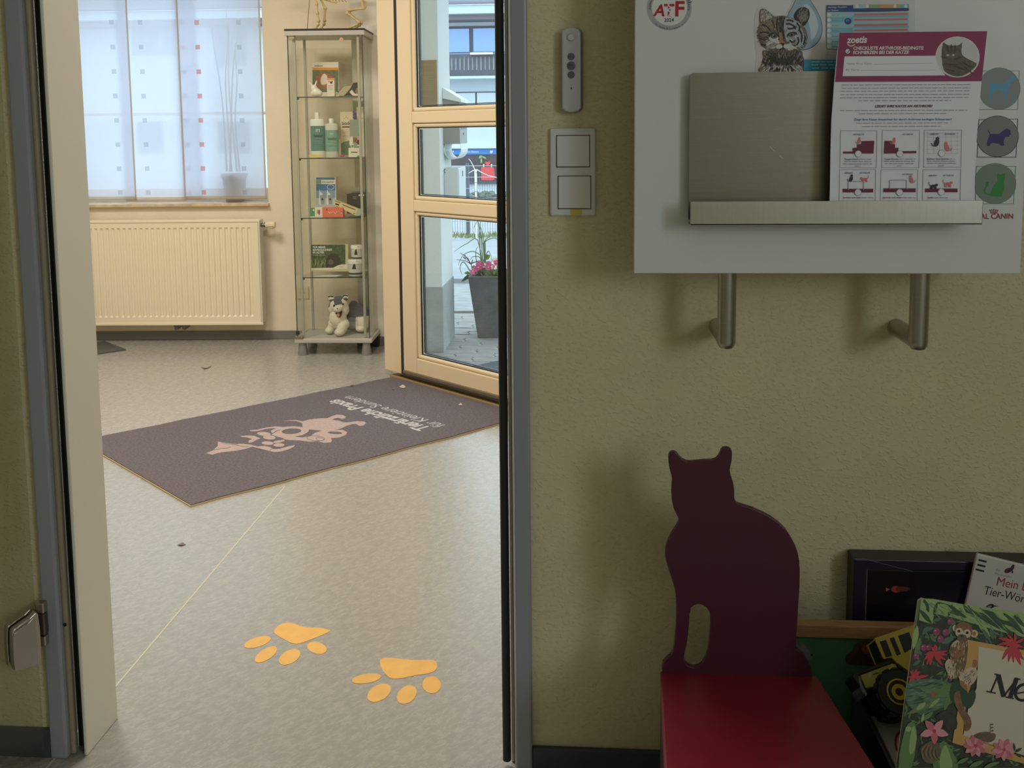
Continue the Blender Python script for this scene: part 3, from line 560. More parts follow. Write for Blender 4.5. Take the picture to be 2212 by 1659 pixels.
for x0, x1, y in ((420, 585, 1052), (250, 590, 1080), (240, 600, 1110), (385, 450, 1138), (935, 1130, 1050), (745, 1120, 1078), (755, 1110, 1106), (900, 965, 1134), (1555, 1620, 1048), (1275, 1630, 1076), (1275, 1630, 1104), (1420, 1480, 1132), (460, 610, 1528), (960, 1130, 1528), (1360, 1530, 1528)): A_.words(gry, x0, x1, y, 15)
A_.build('printed_page', ck)
# --- animal sticker sheet
an = thing('animal_stickers', 'three round grey stickers with dog and cat silhouettes at the board right edge', 'sticker', BP.px(2155, 475))
g1 = flat('sticker_grey', (140, 146, 146)); g2 = flat('sticker_grey_dark', (128, 132, 130)); g3 = flat('sticker_grey_green', (126, 140, 128))
skb = flat('sky_blue', (98, 160, 196)); vio = flat('violet', (56, 44, 108)); gre = flat('leaf_green', (46, 140, 56))
A_ = Art(BP, (2080, 130, 4.4836), .0004)
A_.ring(flat('line_blue', (118, 140, 146)), [(175, 106), (548, 104), (530, 478), (155, 478)], 5).oval(MATS['line_blue'], 353, 275, 204, 204, 0, 36).oval(g1, 353, 275, 199, 199, 0, 36)
A_.poly(skb, [(258, 225), (300, 222), (360, 228), (410, 218), (432, 190), (470, 160), (500, 158), (520, 178), (492, 205), (462, 220), (448, 262), (432, 300), (420, 350), (418, 400), (405, 400), (402, 330), (385, 300), (330, 285), (290, 310), (276, 350), (278, 412), (262, 412), (255, 340), (256, 280)], 1)
A_.ring(flat('line_violet', (70, 66, 92)), [(155, 576), (532, 570), (515, 940), (140, 940)], 6).oval(MATS['line_violet'], 335, 738, 206, 201, 0, 36).oval(g2, 335, 738, 200, 195, 0, 36)
A_.poly(vio, [(240, 678), (252, 682), (268, 714), (350, 716), (380, 690), (415, 664), (430, 662), (458, 676), (462, 700), (468, 716), (440, 742), (410, 745), (394, 790), (400, 828), (372, 828), (350, 812), (290, 800), (270, 808), (262, 830), (230, 832), (232, 790), (250, 748), (258, 716), (242, 690)])
A_.ring(flat('line_green', (104, 136, 112)), [(130, 1030), (512, 1028), (492, 1392), (120, 1390)], 5).oval(MATS['line_green'], 312, 1195, 205, 198, 0, 36).oval(g3, 312, 1195, 200, 193, 0, 36)
A_.poly(gre, [(335, 1092), (352, 1106), (380, 1104), (408, 1090), (404, 1150), (398, 1180), (402, 1240), (384, 1290), (374, 1322), (300, 1322), (240, 1308), (205, 1290), (196, 1260), (220, 1220), (215, 1195), (225, 1180), (252, 1182), (250, 1210), (226, 1240), (216, 1270), (230, 1290), (265, 1294), (280, 1250), (300, 1210), (335, 1170), (330, 1120)], 1)
rcr = flat('brand_red', (150, 44, 62)); A_.text(rcr, 'ROYAL CANIN', (35, 1538), (487, 1534), 1.05, .02)
for k in range(5): A_.oval(rcr, 262+k*19, 1448+abs(k-2)*3, 7, 7, 0, 8).line(rcr, [(262+k*19, 1450), (272+k*14, 1478)], 6)
A_.line(rcr, [(264, 1480), (338, 1480)], 8); A_.build('printed_silhouettes', an)
# ================================================================== FRONT ROOM: chair, toys and books
zr = (1380, 940, 2.307)
def Zp(p, z): return (z[0]+p[0]/z[2], z[1]+p[1]/z[2])
CP = Pl((0, -.192, 0), (1, 0, 0))
cat_o = [(118,1215),(115,1160),(122,1135),(140,1115),(160,1100),(170,1080),(178,1040),(185,960),(188,880),(186,820),(180,770),(168,730),(155,690),(142,650),(132,610),(133,570),(145,530),(165,490),(185,460),(197,438),(200,425),(195,410),(182,385),(172,360),(166,330),(163,290),(164,250),(167,225),(164,205),(155,175),(150,145),(148,112),(152,95),(165,85),(180,85),(192,93),(205,110),(220,124),(240,133),(265,134),(320,128),(365,127),(385,120),(397,108),(407,90),(412,76),(420,67),(435,64),(450,66),(462,75),(465,90),(464,120),(458,150),(453,175),(458,200),(467,225),(473,250),(476,280),(476,310),(480,328),(490,342),(520,352),(570,368),(620,390),(660,411),(700,440),(735,475),(760,512),(780,550),(793,590),(800,630),(803,680),(801,760),(795,850),(790,940),(785,1000),(783,1040),(785,1065),(800,1078),(825,1100),(845,1130),(860,1165),(864,1215)]
cat_h = [(250,940),(253,890),(262,860),(278,847),(295,843),(315,846),(335,858),(350,876),(357,900),(358,940),(356,990),(351,1040),(345,1080),(334,1112),(318,1140),(298,1155),(275,1161),(250,1152),(232,1135),(225,1112),(228,1085),(237,1050),(245,1000)]
M_red = mat('red_lacquer', (122, 24, 40), .38, spec=.4); M_wine = mat('wine_lacquer', (70, 20, 42), .45)
ch = thing('cat_chair', 'small red wooden chair with a dark red cat shaped backrest', 'chair', (.23, -.33, 0))
MB().prism([CP.px(*Zp(p, zr)) for p in cat_o], (0, .011, 0), hole=[CP.px(*Zp(p, zr)) for p in cat_h]).build('backrest', M_wine, ch, bevel=.0015)
sz = .30
MB().prism([V(p) for p in ((.1035, -.186, sz-.016), (.340, -.186, sz-.016), (.374, -.485, sz-.016), (.0915, -.485, sz-.016))], (0, 0, .016)).build('seat', M_red, ch, bevel=.003)
def board(name, pts, vec, m, par): return MB().prism([V(p) for p in pts], vec, None).build(name, m, par, bevel=.002)
board('side_panel', ((.1045, -.20, .0), (.0965, -.475, 0), (.0965, -.475, sz-.0165), (.1045, -.20, sz-.0165)), (.014, 0, 0), M_wine, ch)
board('side_panel', ((.324, -.20, .0), (.354, -.475, 0), (.354, -.475, sz-.0165), (.324, -.20, sz-.0165)), (.014, 0, 0), M_wine, ch)
board('back_panel', ((.105, -.1915, .0), (.338, -.1915, 0), (.338, -.1915, sz-.024), (.105, -.1915, sz-.024)), (0, .011, 0), M_wine, ch)
# framed green play board against the wall
M_wd = mat('pale_wood', (176, 138, 100), .5, noise=(30, .18, (1, 12, 12)))
fb = thing('play_board', 'wooden framed green picture board standing behind the red cat chair', 'picture board', (.5, -.087, 0))
X0, X1, ZT = .215, .86, .3365
B((X0, -.098, ZT-.0215), (X1, -.076, ZT)).build('frame_rail', M_wd, fb, bevel=.002); B((X0, -.098, 0), (X1, -.076, .0215)).build('frame_rail', M_wd, fb, bevel=.002)
B((X0, -.098, .0215), (X0+.0215, -.076, ZT-.0215)).build('frame_stile', M_wd, fb, bevel=.002); B((X1-.0215, -.098, .0215), (X1, -.076, ZT-.0215)).build('frame_stile', M_wd, fb, bevel=.002)
B((X0+.021, -.088, .021), (X1-.021, -.080, ZT-.021)).build('green_panel', mat('board_green', (84, 138, 108), .5, noise=(9, .2)), fb)
A_ = Art(Pl((0, -.088, 0), (1, 0, 0)), (1700, 1320, 4.893)); brn = flat('animal_brown', (86, 62, 52), noise=(90, .4)); gyb = flat('animal_grey', (138, 132, 138), noise=(80, .3)); orb = flat('animal_orange', (150, 92, 60))
A_.poly(brn, [(690, 420), (720, 350), (790, 320), (880, 330), (960, 350), (1010, 430), (1000, 540), (900, 580), (760, 570), (640, 560), (620, 480)], 3).oval(orb, 850, 400, 60, 52).oval(brn, 830, 395, 10, 10).oval(brn, 872, 395, 10, 10); A_.build('animal_print', fb)
A_ = Art(Pl((0, -.088, 0), (1, 0, 0)), (1700, 1320, 4.893)); A_.poly(gyb, [(60, 300), (140, 330), (200, 370), (240, 440), (250, 520), (160, 480), (60, 420)], 3).oval(ink, 262, 464, 10, 14); A_.build('animal_print', fb)
# dark game box leaning on the wall
gb = thing('game_box', 'dark game box with a pale framed window leaning on the wall', 'box', (.58, -.03, 0))
GP = Pl((0, -.046, 0), (1, 0, 0)); M_gb = mat('game_box_dark', (40, 28, 52), .35, noise=(9, .35))
p0 = GP.px(1845, 1208); B((p0.x, -.046, 0), (.82, -.004, p0.z)).build('carton', M_gb, gb, bevel=.0015)
A_ = Art(GP, (1700, 1160, 3.324)); pln = flat('pale_line', (118, 112, 110)); dk2 = flat('box_window', (24, 20, 34), rough=.2)
A_.rect(dk2, 575, 236, 1900, 760).line(pln, [(575, 232), (562, 612)], 5).line(flat('dim_line', (70, 62, 66)), [(575, 236), (900, 246), (1420, 252)], 3).line(pln, [(480, 156), (560, 158), (900, 246)], 4)
A_.oval(flat('glow_red', (170, 50, 46)), 782, 376, 34, 24).oval(flat('glow_dim', (96, 34, 46)), 830, 374, 50, 18).poly(flat('glow_pale', (150, 110, 100)), [(708, 362), (740, 376), (712, 392)]); A_.build('printed_window', gb)
# white picture book
wb = thing('white_book', 'white animal dictionary with black binding bars leaning above the jungle book', 'book', (.66, -.06, .1))
WP = Pl((0, -.0625, 0), (1, 0, 0)); q0, q1, q2 = WP.px(2111, 1196), WP.px(2084, 1312), WP.px(2212, 1221)
eu = (q2-q0).normalized(); ev = (q1-q0).normalized()
MB().prism([q0, q0+eu*.21, q0+eu*.21+ev*.26, q0+ev*.26], (0, .007, 0)).build('cover', mat('book_white', (206, 204, 200), .45), wb, bevel=.002)
A_ = Art(WP, (1980, 1180, 7.539)); bbl = flat('bar_black', (24, 28, 44))
for (x, y, x2, y2) in ((1010, 222, 1140, 254), (990, 300, 1122, 332), (962, 374, 1100, 410)): A_.line(bbl, [(x, y), (x2, y2)], 30)
A_.text(flat('pen_red', (150, 62, 54)), 'Mein b', (1300, 636), (1790, 728), 1.15, .0).text(flat('text_navy', (40, 44, 62)), 'Tier-W\u00f6rt', (1085, 775), (1800, 936), 1.25, .0)
A_.text(gry, 'der', (1288, 398), (1370, 412), 1).text(gry, 'Marienk\u00e4fer', (1272, 462), (1552, 520), 1)
mar = flat('beetle_maroon', (92, 50, 60)); A_.oval(mar, 1490, 395, 66, 40, -25).oval(mar, 1560, 350, 28, 56, 25).oval(bbl, 1520, 385, 40, 16, -40).oval(bbl, 1560, 420, 14, 22)
A_.poly(bbl, [(1118, 1016), (1140, 975), (1190, 940), (1240, 940), (1268, 965), (1340, 975), (1262, 985), (1230, 1010)]).oval(gry, 1185, 985, 40, 18, -20); A_.build('printed_cover', wb)
# dark storage bin with toys
M_bin = mat('navy_plastic', (34, 38, 52), .45)
sb = thing('toy_bin', 'dark navy open toy bin on the floor right of the red chair', 'storage bin', (.63, -.33, 0))
bx = [(.408, -.130), (.86, -.130), (.86, -.53), (.408, -.53)]
def wall(a, b, t, h=.252):
    (x0, y0), (x1, y1) = a, b; return MB().box((min(x0, x1)-t*(x0 == x1)*0, min(y0, y1), .0), (max(x0, x1)+(t if x0 == x1 else 0), max(y0, y1)+(t if y0 == y1 else 0), h))
for nm, a, b in (('back_wall', bx[0], bx[1]), ('side_wall', (.408, -.53), (.408, -.1305)), ('side_wall', (.853, -.53), (.853, -.1305)), ('front_wall', bx[3], (.86, -.53))): wall(a, b, .006 if nm != 'back_wall' else -.0 or .006).build(nm, M_bin, sb, bevel=.002)
B((.409, -.529, .001), (.859, -.125, .008)).build('bottom', M_bin, sb)
wbx = thing('white_toy_box', 'white carton with a red printed wheel lying in the toy bin under the truck', 'box', (.55, -.3, .18))
MB().prism([V(p) for p in ((.428, -.15, .17), (.80, -.15, .17), (.80, -.345, .17), (.428, -.345, .17))], (0, 0, .056)).build('carton', mat('carton_white', (196, 198, 202), .5), wbx, bevel=.002)
TP = Pl((0, 0, .226), (1, 0, 0), (0, 1, 0)); A_ = Art(TP, (1700, 1320, 4.893)); A_.oval(flat('wheel_red', (168, 50, 66)), 1210, 1390, 74, 130, 0, 24).oval(MATS['carton_white'], 1210, 1390, 52, 98, 0, 24).oval(MATS['wheel_red'], 1215, 1395, 26, 52); A_.words(gry, 1060, 1140, 1225, 12); A_.build('printed_wheel', wbx)
B((.43, -.344, .0085), (.80, -.151, .1695)).build('filler_carton', mat('brown_carton', (110, 90, 70), .7)); o = bpy.data.objects['filler_carton']; tag(o, 'plain brown carton at the bottom of the toy bin below the white carton', 'box')
# toy truck
tr = thing('toy_truck', 'yellow plastic toy truck with black tyres tipped nose down among the books', 'toy truck', (.46, -.18, .234))
zt = (1700, 1320, 4.893); TA = R(38); YP = Pl((.44, -.215, .29), (1, 0, 0), (0, math.sin(TA), math.cos(TA))); TD = -YP.N
M_ty = mat('toy_yellow', (196, 176, 40), .35); M_tb = mat('toy_black', (26, 28, 32), .5); M_tl = mat('label_olive', (170, 166, 76), .4); M_bump = mat('bumper_grey', (104, 112, 126), .4)
def tp(pts, dy=0, sm=0): P = [YP.px(*Zp(p, zt)) for p in (smooth(pts, sm) if sm else pts)]; return [p+TD*dy for p in P]
cab_o = [(925, 285), (1370, 135), (1640, 44), (1770, 300), (1700, 560), (1400, 700), (1290, 640), (1160, 545), (1105, 490), (1030, 508), (1012, 480)]
for dy in (0, .052): MB().prism(tp(cab_o, dy), TD*.005).build('cab_side', M_ty, tr, bevel=.001)
for i, pts in enumerate(([(980, 325), (1045, 305), (1110, 472), (1045, 490)], [(1085, 290), (1130, 276), (1202, 455), (1160, 470)], [(1175, 262), (1290, 222), (1345, 385), (1240, 440)])): MB().prism(tp(pts, -.0008), TD*.0012).build('window', M_tb, tr)
rt = tp([(930, 287), (1640, 46), (1650, 66), (935, 307)]); MB().prism(rt, TD*.056).build('roof', M_ty, tr, bevel=.001)
ft = tp([(945, 300), (965, 296), (1040, 495), (1025, 505)], .006); MB().prism(ft, TD*.045).build('windscreen', M_tb, tr)
MB().prism(tp([(770, 675), (1100, 545), (1160, 560), (1180, 640), (1040, 640), (920, 800), (835, 815)], .002), TD*.055).build('bonnet', M_ty, tr, bevel=.002)
MB().prism(tp([(785, 680), (1085, 562), (1010, 650), (905, 775), (838, 812)], .001), TD*.001).build('label_plate', M_tl, tr)
MB().prism(tp([(700, 660), (830, 620), (1080, 520), (1110, 530), (1095, 560), (770, 672), (790, 760), (830, 840), (810, 850), (740, 760), (695, 700)], -.001), TD*.058).build('fender', M_tb, tr, bevel=.002)
MB().prism(tp([(752, 690), (768, 690), (805, 800), (850, 880), (835, 905), (790, 850), (758, 760)], -.002), TD*.060).build('bumper', M_bump, tr, bevel=.001)
A_ = Art(Pl(YP.p(0, 0, -.001), YP.U, YP.W), zt, .0004); A_.poly(flat('sticker_silver', (190, 190, 186)), [(862, 660), (888, 652), (890, 690), (876, 706), (866, 690)]).words(bk, 905, 985, 672, 18, -.3); A_.build('sticker', tr)
def wheel(c, r, d):
    cc = YP.px(*Zp(c, zt))+TD*d; M = Matrix((( YP.U.x, YP.W.x, YP.N.x, 0), (YP.U.y, YP.W.y, YP.N.y, 0), (YP.U.z, YP.W.z, YP.N.z, 0), (0, 0, 0, 1)))
    tyre = MB().lathe(cc, [(r*.55, -.016), (r*.93, -.016), (r, -.011), (r, .011), (r*.93, .016), (r*.55, .016)], 28, M).build('tyre', M_tb, tr, smooth=True)
    t2 = MB()
    for k in range(14): t2.box((-.004, r*.97, -.015), (.004, r*1.05, .015), Matrix.Translation(cc)@M@Matrix.Rotation(2*math.pi*k/14, 4, 'Z'))
    t2.build('tread', M_tb, tyre, kind='stuff')
    rim = MB().lathe(cc, [(.0004, .010), (r*.16, .010), (r*.17, .016), (r*.34, .0165), (r*.36, .013), (r*.46, .013), (r*.5, .018), (r*.56, .0175), (r*.57, .011), (r*.57, -.016), (.0004, -.016)], 28, M).build('rim', M_ty, tr, smooth=True)
    MB().lathe(cc, [(r*.15, .0105), (r*.15, .0115), (.0004, .0115)], 14, M).build('hub', M_tb, rim)
wheel((1165, 868), .0325, .004); wheel((1165, 868), .0325, .052)
wheel((1760, 720), .0325, .004); wheel((1760, 720), .0325, .052)
MB().prism(tp([(1000, 760), (1900, 480), (1900, 640), (1100, 900)], .012), TD*.035).build('chassis', M_tb, tr, bevel=.002)
# jungle picture book
JN = V((0, -math.cos(R(13)), math.sin(R(13)))); JU = V((1, 0, 0)); JP = Pl((.434, -.352, .502), JU, V((0, math.sin(R(13)), math.cos(R(13)))))
jb = thing('jungle_book', 'colourful jungle picture book with a monkey on its cover in the toy bin', 'book', (.55, -.40, .17))
c0, c1, c2 = JP.px(1985, 1291), JP.px(1937, 1659), JP.px(2212, 1344); ju = (c2-c0).normalized(); jv = (c1-c0).normalized()
o4 = [c0+ju*.004, c0+ju*.27, c0+ju*.27+jv*.34, c0+jv*.34, c0+jv*.004]
MB().prism([p-JN*.001 for p in o4], -JN*.004).build('pages', mat('page_cream', (214, 208, 190), .7), jb)
MB().prism(o4, -JN*.001).build('cover', mat('cover_green', (96, 118, 72), .4), jb)
A_ = Art(JP, (1920, 1280, 4.377), .0003, .00001)
lg = flat('leaf_light', (146, 172, 112)); lm = flat('leaf_mid', (100, 130, 78)); ld = flat('leaf_dark', (46, 76, 50)); lk = flat('jungle_dark', (50, 54, 46), noise=(120, .35)); lb = flat('leaf_blue', (78, 112, 92)); fr_ = flat('flower_red', (190, 58, 70)); fp = flat('flower_pink', (200, 108, 126)); fpl = flat('flower_pale', (212, 146, 156)); be = flat('berry', (140, 66, 100)); yl = flat('panel_yellow', (196, 156, 92)); cr_ = flat('panel_cream', (202, 194, 176)); mk = flat('monkey_brown', (128, 92, 64), noise=(200, .25)); mkl = flat('monkey_pale', (196, 178, 156), noise=(200, .15)); mo = flat('monkey_orange', (152, 106, 72)); mg = flat('monkey_grey', (110, 92, 74), noise=(200, .25))
def cl(pts): return pts
A_.poly(lk, [(305, 60), (1278, 190), (1278, 1655), (70, 1655), (150, 1040), (200, 700)])
anyd = lambda x, y: random.uniform(0, 360)
A_.fur([ld, lb, lm, ld, lk], [(300, 260), (560, 220), (900, 330), (1278, 430), (1278, 520), (820, 470), (720, 470), (640, 900), (680, 1340), (1278, 1560), (1278, 1655), (75, 1655), (155, 1040)], 900, anyd, 80, 11, [(300, 70), (1278, 190), (1278, 1655), (75, 1655), (160, 1000)])
A_.poly(lg, [(305, 55), (420, 60), (700, 110), (1278, 190), (1278, 420), (1100, 380), (820, 300), (600, 235), (430, 200), (410, 300), (285, 260)])
A_.fur([lm, flat('leaf_bright', (166, 188, 128)), lg], [(310, 60), (700, 115), (1278, 195), (1278, 400), (800, 290), (430, 200), (300, 250)], 260, lambda x, y: 38, 80, 7, [(300, 50), (420, 58), (1278, 188), (1278, 420), (820, 300), (430, 200), (290, 262)])
for a in ((330, 60, 380, 190, .16), (460, 90, 420, 215, .12), (600, 110, 560, 230, .14), (455, 90, 740, 240, .10), (700, 110, 860, 330, .1), (740, 120, 1060, 350, .07), (880, 160, 1200, 330, .09), (1080, 190, 1280, 400, .1), (930, 200, 1278, 470, .06), (780, 210, 980, 420, .07), (290, 160, 410, 300, .12), (1180, 210, 1290, 330, .12)): A_.leaf(ld, *a)
for a in ((470, 110, 600, 180, .2), (760, 130, 900, 190, .14), (1000, 190, 1140, 270, .15), (840, 270, 960, 420, .14), (320, 90, 345, 190, .2), (730, 190, 900, 330, .12), (1090, 300, 1200, 380, .1)): A_.leaf(lg, *a)
A_.fur([lm, lb, flat('leaf_edge', (122, 160, 96))], [(320, 80), (700, 120), (1278, 210), (1278, 430), (820, 290), (420, 190)], 120, lambda x, y: 40, 110, 4, [(310, 60), (1278, 190), (1278, 470), (420, 260)])
A_.leaf(lm, 300, 420, 240, 640, .10).leaf(lg, 270, 310, 230, 540, .12)
for a in ((320, 400, 370, 320, .22), (330, 350, 430, 335, .2), (390, 390, 445, 470, .22), (420, 270, 500, 240, .2), (340, 430, 380, 400, .3), (500, 480, 620, 420, .22), (600, 300, 560, 400, .18), (270, 540, 310, 590, .25), (230, 690, 300, 640, .2), (880, 340, 960, 460, .14), (960, 340, 990, 450, .16)): A_.leaf(lb, *a)
for x, y, r in ((450, 370, 34), (538, 375, 32), (488, 440, 32), (580, 275, 28), (330, 520, 30), (375, 520, 26), (260, 600, 28)): A_.oval(be, x, y, r, r*1.05).oval(flat('berry_light', (190, 120, 150)), x-r*.3, y-r*.3, r*.3, r*.25)
def burst(m, cx, cy, spec):
    for (x, y, w_) in spec: A_.leaf(m, cx, cy, x, y, w_, .05)
burst(fr_, 430, 560, [(330, 640, .12), (355, 690, .11), (390, 690, .1), (335, 590, .12), (560, 590, .1), (545, 640, .1), (510, 690, .1), (470, 660, .1), (560, 550, .1), (440, 490, .3), (400, 510, .2)])
burst(fr_, 240, 800, [(190, 860, .2), (230, 850, .2), (380, 780, .1), (330, 830, .12), (200, 740, .2), (260, 715, .2), (290, 740, .2), (185, 800, .2)])
A_.poly(lb, [(180, 860), (290, 820), (420, 815), (560, 850), (650, 920), (600, 1040), (500, 1090), (330, 1150), (230, 1110), (160, 1010)], 2)
A_.fur([ld, lm, lb, flat('leaf_frost', (110, 140, 116))], [(180, 860), (420, 815), (650, 920), (500, 1090), (240, 1110)], 260, lambda x, y: 170, 110, 7, [(165, 850), (300, 805), (660, 900), (600, 1060), (330, 1150), (150, 1060)])
for a in ((620, 850, 430, 960, .1), (640, 950, 300, 920, .08), (600, 940, 400, 990, .08), (580, 960, 525, 1120, .12), (490, 840, 600, 920, .1), (400, 1050, 170, 1150, .1), (420, 1130, 300, 1220, .14), (460, 1090, 380, 1010, .15)): A_.leaf(lm, *a)
for a in ((480, 1000, 380, 1090, .12), (350, 1040, 260, 1110, .2), (330, 1140, 310, 1230, .15)): A_.leaf(lg, *a)
A_.oval(orb, 420, 965, 24, 30)
A_.poly(lm, [(90, 1655), (130, 1380), (180, 1240), (250, 1240), (260, 1400), (215, 1655)], 2).poly(lg, [(190, 1500), (210, 1320), (240, 1260), (265, 1380), (230, 1520)], 2).poly(lm, [(420, 1655), (440, 1480), (520, 1400), (600, 1500), (655, 1655)], 2).poly(lg, [(480, 1655), (500, 1500), (540, 1440), (580, 1540), (600, 1655)], 2)
A_.oval(lg, 185, 1290, 30, 26).oval(mg, 400, 1510, 90, 110, 20)
for k in range(9): A_.leaf(mo if k % 2 else ld, 350+k*12, 1420+k*6, 300+k*24, 1560+k*4, .06, .2)
A_.poly(yl, [(740, 445), (1278, 545), (1278, 600), (850, 515), (835, 700), (735, 1000), (700, 1345), (1278, 1560), (1278, 1620), (600, 1420), (680, 950)])
A_.poly(cr_, [(850, 510), (1278, 590), (1278, 1540), (1000, 1450), (705, 1350), (750, 1100), (830, 900)])
A_.leaf(ld, 700, 1100, 620, 820, .3).oval(ld, 770, 1010, 45, 95, 20).poly(lk, [(440, 1170), (560, 1110), (640, 1180), (640, 1290), (560, 1300), (500, 1230)], 2)
A_.poly(mg, [(540, 800), (590, 700), (570, 560), (600, 470), (690, 430), (745, 450), (740, 620), (710, 740), (650, 800)], 2).poly(mo, [(660, 470), (720, 470), (715, 570), (650, 620), (600, 580)], 2).poly(mkl, [(590, 500), (640, 450), (670, 470), (620, 520)], 2)
A_.poly(mkl, [(530, 680), (560, 630), (605, 650), (630, 720), (630, 800), (590, 810), (545, 740)], 2).poly(mo, [(560, 790), (620, 770), (640, 800), (570, 820)], 1).poly(mkl, [(660, 800), (720, 730), (800, 700), (835, 740), (825, 820), (770, 880), (700, 860)], 2).poly(mo, [(665, 830), (720, 850), (745, 900), (735, 930), (690, 890)], 2).poly(mo, [(795, 640), (832, 640), (830, 690), (795, 710)], 2)
A_.fur([mg, mk, mo, mkl], [(550, 790), (595, 690), (580, 570), (610, 480), (690, 440), (740, 455), (735, 620), (705, 735), (650, 790)], 320, lambda x, y: 95, 40, 4).fur([mkl, flat('monkey_light', (210, 196, 178)), mg], [(540, 690), (600, 640), (628, 790), (590, 805)], 110, lambda x, y: 85, 40, 4).fur([mkl, MATS['monkey_light'], mg], [(680, 800), (790, 710), (832, 750), (770, 870)], 140, lambda x, y: 130, 40, 4)
A_.poly(mk, [(625, 950), (670, 930), (685, 1020), (720, 1110), (770, 1180), (782, 1250), (760, 1300), (710, 1310), (715, 1240), (690, 1180), (640, 1090), (615, 1010)], 2).line(mg, [(650, 960), (690, 1120), (740, 1230)], 12, 3)
A_.oval(mkl, 620, 335, 18, 30).oval(mkl, 808, 388, 36, 36).oval(mo, 808, 388, 17, 22).poly(mk, [(620, 330), (660, 288), (720, 280), (775, 310), (790, 360), (770, 420), (640, 380)], 2).oval(mkl, 665, 375, 38, 42, 10).oval(mkl, 738, 388, 38, 42, 10).oval(mg, 690, 425, 46, 32).oval(ink, 662, 366, 14, 14).oval(ink, 740, 380, 14, 14).oval(ink, 690, 410, 16, 8).oval(mkl, 660, 375, 3, 3)
burst(fr_, 1190, 480, [(1030, 430, .1), (1010, 500, .08), (1070, 640, .09), (1130, 660, .09), (1180, 665, .09), (1250, 690, .1), (1278, 640, .1), (1110, 390, .1), (1190, 370, .12), (1278, 430, .14), (1090, 520, .1), (1278, 520, .14)])
tk = flat('title_black', (22, 26, 34))
for a, b_, w_ in (((965, 942), (1034, 780), 15), ((1036, 776), (1086, 986), 44), ((1084, 986), (1212, 818), 15), ((1208, 815), (1148, 992), 42), ((922, 934), (1012, 952), 13), ((1000, 770), (1052, 782), 13), ((1104, 988), (1182, 1003), 13), ((1196, 808), (1245, 822), 13)): A_.line(tk, [a, b_], w_)
A_.line(tk, [(1320, 905), (1290, 872), (1245, 880), (1208, 922), (1200, 972), (1226, 1010), (1280, 1018), (1330, 990)], 26, 3).line(tk, [(1206, 955), (1322, 935)], 13).line(tk, [(1322, 935), (1318, 900)], 22)
def bloom(cx, cy, r, n, a0=0):
    for k in range(n): a = a0+2*math.pi*k/n; A_.leaf(fp if k % 2 else fpl, cx, cy, cx+r*math.cos(a), cy+r*math.sin(a)*.9, .26)
    A_.oval(fr_, cx, cy, r*.13, r*.13)
bloom(430, 1310, 140, 5, .3); bloom(820, 1450, 120, 10); bloom(1090, 1485, 120, 9, .2)
A_.poly(mg, [(800, 1360), (860, 1325), (960, 1320), (1010, 1340), (1000, 1390), (940, 1420), (860, 1390)], 2).line(mkl, [(975, 1330), (975, 1240)], 26).line(ink, [(966, 1310), (990, 1305)], 9).line(ink, [(962, 1280), (988, 1275)], 9).line(ink, [(960, 1250), (986, 1245)], 9)
A_.leaf(ld, 1190, 1500, 1180, 1420, .16).leaf(ld, 1190, 1510, 1260, 1470, .16).leaf(ld, 1200, 1520, 1250, 1560, .16)
for a in ((640, 1620, 760, 1560, .14), (760, 1650, 900, 1590, .14), (900, 1655, 1050, 1600, .12)): A_.leaf(lm, *a)
A_.build('cover_picture', jb)
# ================================================================== FAR ROOM
# --- radiator
NR = .105
RPL = Pl(FARP.p(0, 0, NR), FU)
rd = thing('radiator', 'cream ribbed panel radiator on the far wall below the window', 'radiator', FARP.p(-.8, .2))
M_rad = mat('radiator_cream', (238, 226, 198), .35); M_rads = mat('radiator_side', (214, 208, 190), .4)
ru1, rz1 = RPL.uv(556, 479); rz0 = RPL.uv(556, 697)[1]; ru0 = ru1-1.02
pitch = (RPL.uv(542, 490)[0]-RPL.uv(211, 490)[0])/27; uc = RPL.uv(537, 490)[0]
zt0, zb0 = RPL.uv(400, 492)[1], RPL.uv(400, 685)[1]
mb = MB(); hw, dep, en = pitch*.30, -.007, .009
us = [uc-k*pitch for k in range(31)][::-1]
def rp(u, z, n=0): return RPL.p(u, z, n)
prev = ru0
for u in us:
    if u-pitch/2 < ru0: continue
    a, b_, c, d = u-pitch/2, u-hw, u+hw, u+pitch/2; i0, i1 = u-hw*.45, u+hw*.45
    mb.add([rp(x, z) for z in (zb0-.0, zb0+.0, zt0, zt0) for x in (a, d)], [])
    k = len(mb.v); mb.v += [rp(a, zb0), rp(b_, zb0), rp(c, zb0), rp(d, zb0), rp(a, zt0), rp(b_, zt0), rp(c, zt0), rp(d, zt0), rp(i0, zb0+en, dep), rp(i1, zb0+en, dep), rp(i0, zt0-en, dep), rp(i1, zt0-en, dep)]
    for f in ((0, 1, 5, 4), (2, 3, 7, 6), (1, 2, 9, 8), (5, 10, 11, 6), (1, 8, 10, 5), (9, 2, 6, 11), (8, 9, 11, 10)): mb.f.append([k+i for i in f]); mb.m.append(0)
    prev = d
ul_ = us[[i for i, u in enumerate(us) if u-pitch/2 >= ru0][0]]-pitch/2; ur_ = us[-1]+pitch/2
mb.poly([rp(ul_, rz0), rp(ru1, rz0), rp(ru1, zb0), rp(ul_, zb0)]); mb.poly([rp(ul_, zt0), rp(ru1, zt0), rp(ru1, rz1), rp(ul_, rz1)]); mb.poly([rp(ur_, zb0), rp(ru1, zb0), rp(ru1, zt0), rp(ur_, zt0)])
mb.build('front_panel', M_rad, rd)
